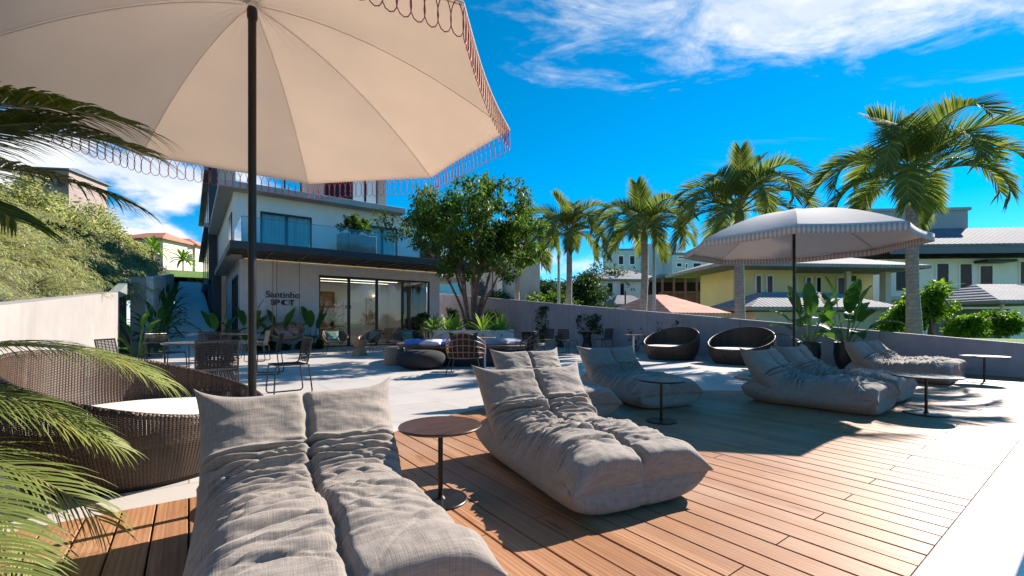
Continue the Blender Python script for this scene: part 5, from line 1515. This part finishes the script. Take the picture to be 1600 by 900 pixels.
# ------------------------------------------------------------------ planter, bench and lounge pieces round the tree
def planter():
    x, y = W(-1.12, 12.4)
    t = thing('round_planter', 'round concrete planter holding the terrace tree', 'planter', (x,y,0))
    b = MB(); b.lathe([(1.17,0),(1.17,0.85),(1.16,0.86),(1.06,0.86),(1.05,0.85),(1.05,0.7)], 72, (0,0,0), False, False); b.build('wall', M['facade'], t)
    b = MB(); b.lathe([(1.052,0.745),(0.02,0.76)], 48, (0,0,0), False, True); b.build('soil', M['soil'], t)
    t = thing('round_bench', 'dark timber ring bench round the concrete planter', 'bench', (x,y,0))
    b = MB(); b.lathe([(1.18,0.44),(2.05,0.44),(2.06,0.45),(2.06,0.49),(2.05,0.50),(1.18,0.50)], 80, (0,0,0), False, False); b.build('seat', M['benchwood'], t)
    b = MB(); b.lathe([(1.80,0.0),(1.84,0.06),(1.84,0.437)], 64, (0,0,0), False, False); b.build('base', M['navy'], t)
    g = np.random.default_rng(8)
    for i, (px, z) in enumerate(((678,11.9),(712,11.5),(754,11.5),(783,11.9),(700,12.9),(772,12.9))):
        X, Y = D(px, z)
        q = thing('rosette_plant', ('spiky lime green rosette plant at the left rim of the round planter','spiky lime green rosette plant left of the tree stems','spiky lime green rosette plant right of the tree stems','spiky lime green rosette plant at the right rim of the round planter','spiky rosette plant behind the stems on the left','spiky rosette plant behind the stems on the right')[i], 'plant', (X,Y,0.75), 0, 'rosette plants in the round planter')
        lf = MB()
        for k in range(44):
            f = (k+0.5)/44; blade(lf, (0,0,0), k*2.39996, 86-74*f, 30+45*f, 0.58*g.uniform(0.8,1.15), 0.055, 0, 7, 0.35, 0, g)
        lf.build('leaves', M['limeleaf'], q, angle=0)
    for lab, px, z, m, rz, sd in (('blue cushion lying on the timber bench, left one', 648, 10.75, 'pillowblue', 0.3, 1), ('pale lilac cushion lying on the timber bench', 676, 10.62, 'pillowpale', -0.2, 2), ('blue cushion lying on the timber bench behind the rattan armchair', 704, 10.7, 'pillowblue', 0.1, 3), ('pale cushion lying on the right side of the timber bench', 800, 11.2, 'pillowpale', 0.5, 4)):
        X, Y = D(px, z); pillow(lab, (X,Y,0.575), BR+rz, 0.52, 0.42, 0.075, M[m], 0.12, sd, 'cushions on the timber bench')
planter()
def poufs():
    x, y = G(616, 570); t = thing('rope_pouf', 'tan woven rope drum pouf left of the black pouf', 'pouf', (x,y,0))
    b = MB(); prof = [(0.20,0),(0.235,0.02),(0.245,0.22),(0.235,0.40),(0.215,0.43),(0.02,0.435)]; b.lathe(prof, 48); n = 48
    b.uv = np.array([(k/n, z) for r,z in prof for k in range(n)]); b.build('pouf', M['rusty'], t)
    x, y = W(-2.10,10.15); t = thing('floor_pouf', 'large black rounded floor pouf before the timber bench', 'pouf', (x,y,0), BR)
    rows = []
    for i in range(17):
        p = -math.pi/2+math.pi*i/16; c, s_ = math.copysign(abs(math.cos(p))**0.6, 1), math.copysign(abs(math.sin(p))**0.75, math.sin(p))
        rows.append([(0.56*c*math.cos(a)*(1+0.03*math.cos(3*a)), 0.44*c*math.sin(a), 0.215+0.215*s_) for a in np.linspace(0,2*math.pi,48,endpoint=False)])
    b = MB(); b.grid(rows, wrap=True); b.build('pouf', M['charcoal'], t, angle=0)
    x, y = G(562, 555.5); t = thing('drum_table', 'oak hourglass side table between two green cushioned chairs', 'side table', (x,y,0))
    b = MB(); b.lathe([(0.24,0),(0.25,0.02),(0.15,0.27),(0.17,0.31),(0.25,0.47),(0.25,0.50),(0.02,0.50)], 40); b.build('body', M['oak'], t)
poufs()
def rattan_chair(label, loc, rotz):
    t = thing('rattan_armchair', label, 'armchair', loc, rotz, 'rattan pole armchairs by the bench')
    f = MB()
    def ring(z, sc, back):   # a bent pole from arm to arm round the back
        pts = []
        for i in range(25):
            a = math.pi*(-0.08+1.16*i/24); pts.append((0.40*sc*math.cos(a), 0.05+0.36*sc*math.sin(a), z+back*max(0,math.sin(a))**1.5))
        return pts
    for z, sc, bk in ((0.34,0.90,0.0),(0.43,0.96,0.03),(0.51,1.0,0.09),(0.58,1.02,0.15),(0.63,1.0,0.22)): f.tube(ring(z,sc,bk), 0.014 if z > 0.6 or z < 0.4 else 0.010, 8)
    A_, B_ = ring(0.34,0.90,0.0), ring(0.63,1.0,0.22)
    for i in range(0,25,2):
        a = Vector(A_[i]); c = Vector(B_[i]); m = (a+c)/2+Vector(((a.x)*0.06,(a.y-0.05)*0.06,0)); f.tube([a,m,c], 0.008, 6)
    f.build('frame', M['rattan'], t)
    b = MB(); b.box(-0.33,0.33,-0.32,0.30,0.34,0.46); b.build('seat_cushion', M['charcoal'], t, bevel=0.05)
    o = pillow('', (0,0.27,0.62), 0, 0.58, 0.46, 0.085, M['charcoal'], R(74), 3, None, None, t, 'back_cushion')
    for sx, sy in ((-1,-1),(1,-1),(-1,1),(1,1)):
        b = MB(); b.tube([(0.27*sx,0.02+0.24*sy,0.345),(0.36*sx,0.02+0.34*sy,0.0)], [0.013,0.009], 8); b.build('leg', M['black'], t)
    return t
r1 = rattan_chair('rattan pole armchair with dark cushions, seen from behind beside the black pouf', (*W(-0.97,9.25),0), BR+R(178))
dup(r1, 'rattan pole armchair with dark cushion turned sideways at the right of the bench', (*W(0.18,9.95),0), BR+R(-100))
def post_table(label, loc, rotz, h=0.70):
    t = thing('laptop_table', label, 'side table', loc, rotz, 'white post side tables')
    b = MB(); b.box(-0.24,0.24,-0.16,0.16,h-0.02,h); b.build('table_top', M['oak'], t, bevel=0.006)
    b = MB(); b.box(-0.02,0.02,-0.02,0.02,0.016,h-0.02); b.build('post', M['whitemetal'], t, bevel=0.004)
    b = MB(); b.box(-0.16,0.16,-0.12,0.12,0,0.015); b.build('base', M['whitemetal'], t, bevel=0.004)
post_table('white post side table with wooden top beside the rattan armchair back', (*W(-0.62,10.1),0), BR, 0.72)
post_table('white post side table with wooden top by the mauve wall', (*W(3.50,12.7),0), BR, 0.72)
def bucket_chair(label, loc, rotz):
    t = thing('bucket_chair', label, 'armchair', loc, rotz, 'copper framed lounge chairs before the glass doors')
    rim = fillet([(-0.26,-0.33,0.37),(-0.42,-0.22,0.58),(-0.34,0.30,0.78),(0.34,0.30,0.78),(0.42,-0.22,0.58),(0.26,-0.33,0.37)], 0.12, 5, True)
    base = []
    for p in rim:
        base.append(Vector((p.x*0.66, p.y*0.62+0.02, 0.33)))
    b = MB(); b.tube(rim, 0.014, 8, True); b.build('frame', M['copper'], t)
    b = MB()
    rows = [[r_.lerp(q_, f) for r_, q_ in zip(base, rim)] for f in np.linspace(0,1,7)]
    b.grid(rows, wrap=True); n = len(rim); b.uv = np.array([(k/n*2.5, i/6) for i in range(7) for k in range(n)])
    b.add([tuple(p) for p in base], [tuple(range(n))]); b.uv = np.vstack([b.uv, np.zeros((n,2))])
    b.build('shell', M['rope'], t, angle=0)
    b = MB(); b.box(-0.27,0.27,-0.30,0.22,0.345,0.43); b.build('seat_cushion', M['green'], t, bevel=0.035)
    pillow('', (-0.06,0.15,0.58), 0.1, 0.44, 0.36, 0.07, M['sage'], R(68), 5, None, None, t, 'back_cushion')
    for sx, sy in ((-1,-1),(1,-1),(-1,1),(1,1)):
        b = MB(); b.tube([(0.2*sx,0.18*sy,0.34),(0.33*sx,0.32*sy,0.0)], [0.012,0.009], 8); b.build('leg', M['black'], t)
    return t
b1 = bucket_chair('copper framed black shell chair with green cushions left of the oak hourglass table', (*G(523,552),0), BR+R(30))
dup(b1, 'copper framed black shell chair with green cushions right of the oak hourglass table', (*G(580,550),0), BR+R(-35))
dup(b1, 'copper framed black shell chair with green cushions next to the round planter', (*G(642,551),0), BR+R(40))
def swing():
    X, Y = 2.98, 18.35
    t = thing('hanging_swing', 'round woven swing seat hanging on cords before the wall lettering', 'swing seat', (X,Y,0), R(-18))
    rows, uv = [], []
    for i in range(13):
        f = i/12; row = []
        for k in range(49):
            a = 2*math.pi*k/48; rr = 0.58*math.sin(f*math.pi*0.5)**0.8; zt = 0.14+0.58*(0.5+0.5*math.sin(a))**1.2
            row.append((rr*math.cos(a), rr*math.sin(a)*0.75, 0.38+zt*f**2.2)); uv.append((k/48,f))
        rows.append(row)
    b = MB(); b.grid(rows); b.uv = np.array(uv); b.build('basket', M['rusty'], t, angle=0)
    b = MB(); b.tube(rows[-1][:-1], 0.03, 8, True); b.uv = np.array([((i//8)/48, (i%8)/8*0.1) for i in range(len(b.v))]); b.build('rim', M['rusty'], t, angle=0)
    for x, y in ((-0.46,-0.20),(-0.40,0.26),(0.46,-0.20),(0.40,0.26)):
        b = MB(); b.tube([(x,y,0.98 if y > 0 else 0.66),(x*0.95,y*0.9,3.44)], 0.012, 6); b.build('cord', M['rattan'], t)
    for x, y, z, rz, sd in ((-0.2,0.12,0.70,0.4,1),(0.2,0.14,0.72,-0.3,2),(0.02,-0.08,0.62,0.1,3)):
        c, s_ = math.cos(R(-18)), math.sin(R(-18))
        pillow('dusty pink cushion in the hanging swing, ' + ('left back','right back','front')[sd-1], (X+c*x-s_*y, Y+s_*x+c*y, z), rz, 0.42, 0.34, 0.085, M['pink'], R(40), sd, 'pink cushions in the hanging swing')
swing()
def indoors():
    t = thing('sofa', 'beige sofa just inside the glass doors', 'sofa', (8.35,22.4,0.01), R(-75))
    b = MB(); b.box(-0.9,0.9,-0.42,0.42,0.06,0.40); b.build('seat', M['beigefab'], t, bevel=0.05)
    b = MB(); b.box(-0.9,0.9,0.425,0.62,0.06,0.78); b.build('backrest', M['beigefab'], t, bevel=0.06)
    for s_ in (-1,1):
        b = MB(); b.box(min(0.91*s_,1.08*s_),max(0.91*s_,1.08*s_),-0.42,0.62,0.06,0.58); b.build('arm', M['beigefab'], t, bevel=0.05)
    pillow('', (0.3,0.3,0.58), 0, 0.5, 0.45, 0.08, M['beigefab'], R(70), 2, None, None, t, 'back_cushion')
    t = thing('framed_art', 'framed brown abstract picture under a glowing lamp indoors', 'picture', (8.62,25.75,0.95))
    b = MB(); b.box(-0.30,0.30,-0.04,0,0,1.55); b.build('frame', M['copper'], t, smooth=False)
    b = MB(); b.box(-0.27,0.27,-0.05,-0.041,0.03,1.52); b.build('canvas', M['artwork'], t, smooth=False)
    t = thing('wall_shelf', 'dark framed bottle shelf on the oak panel indoors', 'shelf', (4.35,24.9,1.7))
    b = MB()
    for x in (0,1.9): b.box(x,x+0.03,-0.25,-0.22,0,0.95)
    b.box(0.03,1.87,-0.25,-0.22,0.92,0.95); b.build('frame', M['black'], t, smooth=False)
    b = MB(); b.box(0,1.93,-0.25,0.28,-0.03,-0.001); b.build('shelf_board', M['black'], t, smooth=False)
    for i, (x, m) in enumerate(((0.2,'bottlegold'),(0.36,'bottlegreen'),(0.55,'bottlegold'),(0.8,'bottlegreen'))):
        o = MB().lathe([(0.045,0),(0.045,0.22),(0.018,0.30),(0.018,0.38)], 14).build('bottle', M[m], None, loc=(4.35+x,24.86,1.70)); tag(o, ('amber bottle at the left end of the indoor shelf','green bottle second on the indoor shelf','amber bottle third on the indoor shelf','green bottle at the right of the shelf row')[i], 'bottle', 'bottles on the indoor shelf')
    t = thing('console_table', 'pale console table inside the glass doors carrying a leafy plant', 'console table', (5.62,22.8,0.01))
    b = MB(); b.box(-0.55,0.55,-0.2,0.2,0.76,0.80); b.build('table_top', M['white'], t, bevel=0.005)
    for x in (-0.5,0.5):
        b = MB(); b.box(x-0.02,x+0.02,-0.16,0.16,0,0.757); b.build('leg', M['white'], t, smooth=False)
    q = broadleaf('indoor_plant', 'leafy plant in a black vase on the console table indoors', (5.72,22.8,1.0), 11, 0.45, 0.62, 0.20, M['banana'], 400, None, (25,80), (35,80), (0.2,0.6), 'plant', base_r=0.02, pr=0.008)
    b = MB(); b.lathe([(0.07,-0.188),(0.09,-0.1),(0.06,0.06),(0.07,0.08)], 20); b.build('vase', M['pot'], q)
    o = MB().box(-0.16,0.16,-0.01,0,-0.10,0.10).build('door_sign', M['letter'], None, loc=(7.30,25.69,1.95), smooth=False)
    tag(o, 'small dark washroom sign on the white indoor door', 'sign')
M['beigefab'] = plain("beige upholstery", (0.40,0.34,0.30), 0.9, 0.06, 8)
M['bottlegold'] = plain("amber glass", (0.45,0.20,0.03), 0.15); M['bottlegreen'] = plain("green glass", (0.05,0.12,0.05), 0.15)
indoors()
def balcony_planter():
    t = thing('balcony_planter', 'grey concrete trough on the balcony behind the glass guard', 'planter', (4.62,17.3,3.683))
    b = MB(); b.box(0,1.4,0,0.5,0,0.78); b.build('trough', M['conc'], t, bevel=0.01)
    b = MB(); b.box(0.05,1.35,0.05,0.45,0.782,0.80); b.build('soil', M['soil'], t, smooth=False)
    bushy('balcony_bush', 'leafy green bush growing in the balcony trough', 'bush', (5.3,17.55,4.40), (0.85,0.45,0.55), M['treeleaf'], 500, 26, 110, 0.09, None, 0.15)
balcony_planter()

# ------------------------------------------------------------------ palm at the left edge of the view
def near_palm():
    g = np.random.default_rng(77)
    x, y = W(-2.75, 1.75)
    t = thing('areca_palm', 'areca palm whose long fronds reach in from the left edge beside the wicker daybed', 'palm', (x,y,0.0))
    # each frond: height of its foot, offset right/ahead of the stem (camera sense), heading (deg, 0 = camera right, + = ahead), rise, droop, length, leaflet length, dark
    plan = [(1.40,-0.60,0.0, 4,44,62,1.85,0.46,1),(1.38,-0.85,0.1, 10,34,60,1.85,0.44,1),(1.34,-0.78,0.05,-2,28,58,1.75,0.40,1),(1.16,-0.55,0.0,6,52,50,1.60,0.44,1),(1.45,-0.70,0.1,8,40,58,1.80,0.44,1),
            (0.48,-0.78,0.2, 22,44,86,1.85,0.40,0),(0.50,-0.95,0.3, 28,42,86,1.85,0.40,0),(0.28,-0.85,0.1, 12,40,84,1.75,0.42,0),(0.20,-0.45,0.0, 0,40,100,1.60,0.42,0),(0.05,-0.25,-0.1,-8,38,84,1.60,0.42,0),(0.36,-0.95,0.15,14,40,90,1.8,0.42,0),(0.12,-0.60,0.05,4,42,96,1.7,0.44,0)]
    for i, (h, ox, oz, az, e0, dr, L, ll, dk) in enumerate(plan):
        st, lf = frond_parts(g, L, e0, dr, 84 if dk else 50, ll, 0.0115 if not dk else 0.016, 0.20, 0.22, 0.95, petiole=0.012, curl=g.uniform(-0.2,0.2))
        wx, wy = W(ox, oz)
        o = lf.build('frond', M['arecadark' if dk else 'areca'], t, angle=0); o.location = (wx, wy, h); o.rotation_euler = (0,0,BR+R(az))
        s_ = st.build('stalk', M['rachis'], o)
    b = MB()
    for k in range(7):
        a = k*2.4; b.tube([(0.09*math.cos(a),0.09*math.sin(a),0.0),(0.07*math.cos(a),0.07*math.sin(a),0.5),(0.03*math.cos(a),0.03*math.sin(a),1.12)], [0.026,0.022,0.014], 8)
    b.build('stems', M['stem'], t)
near_palm()
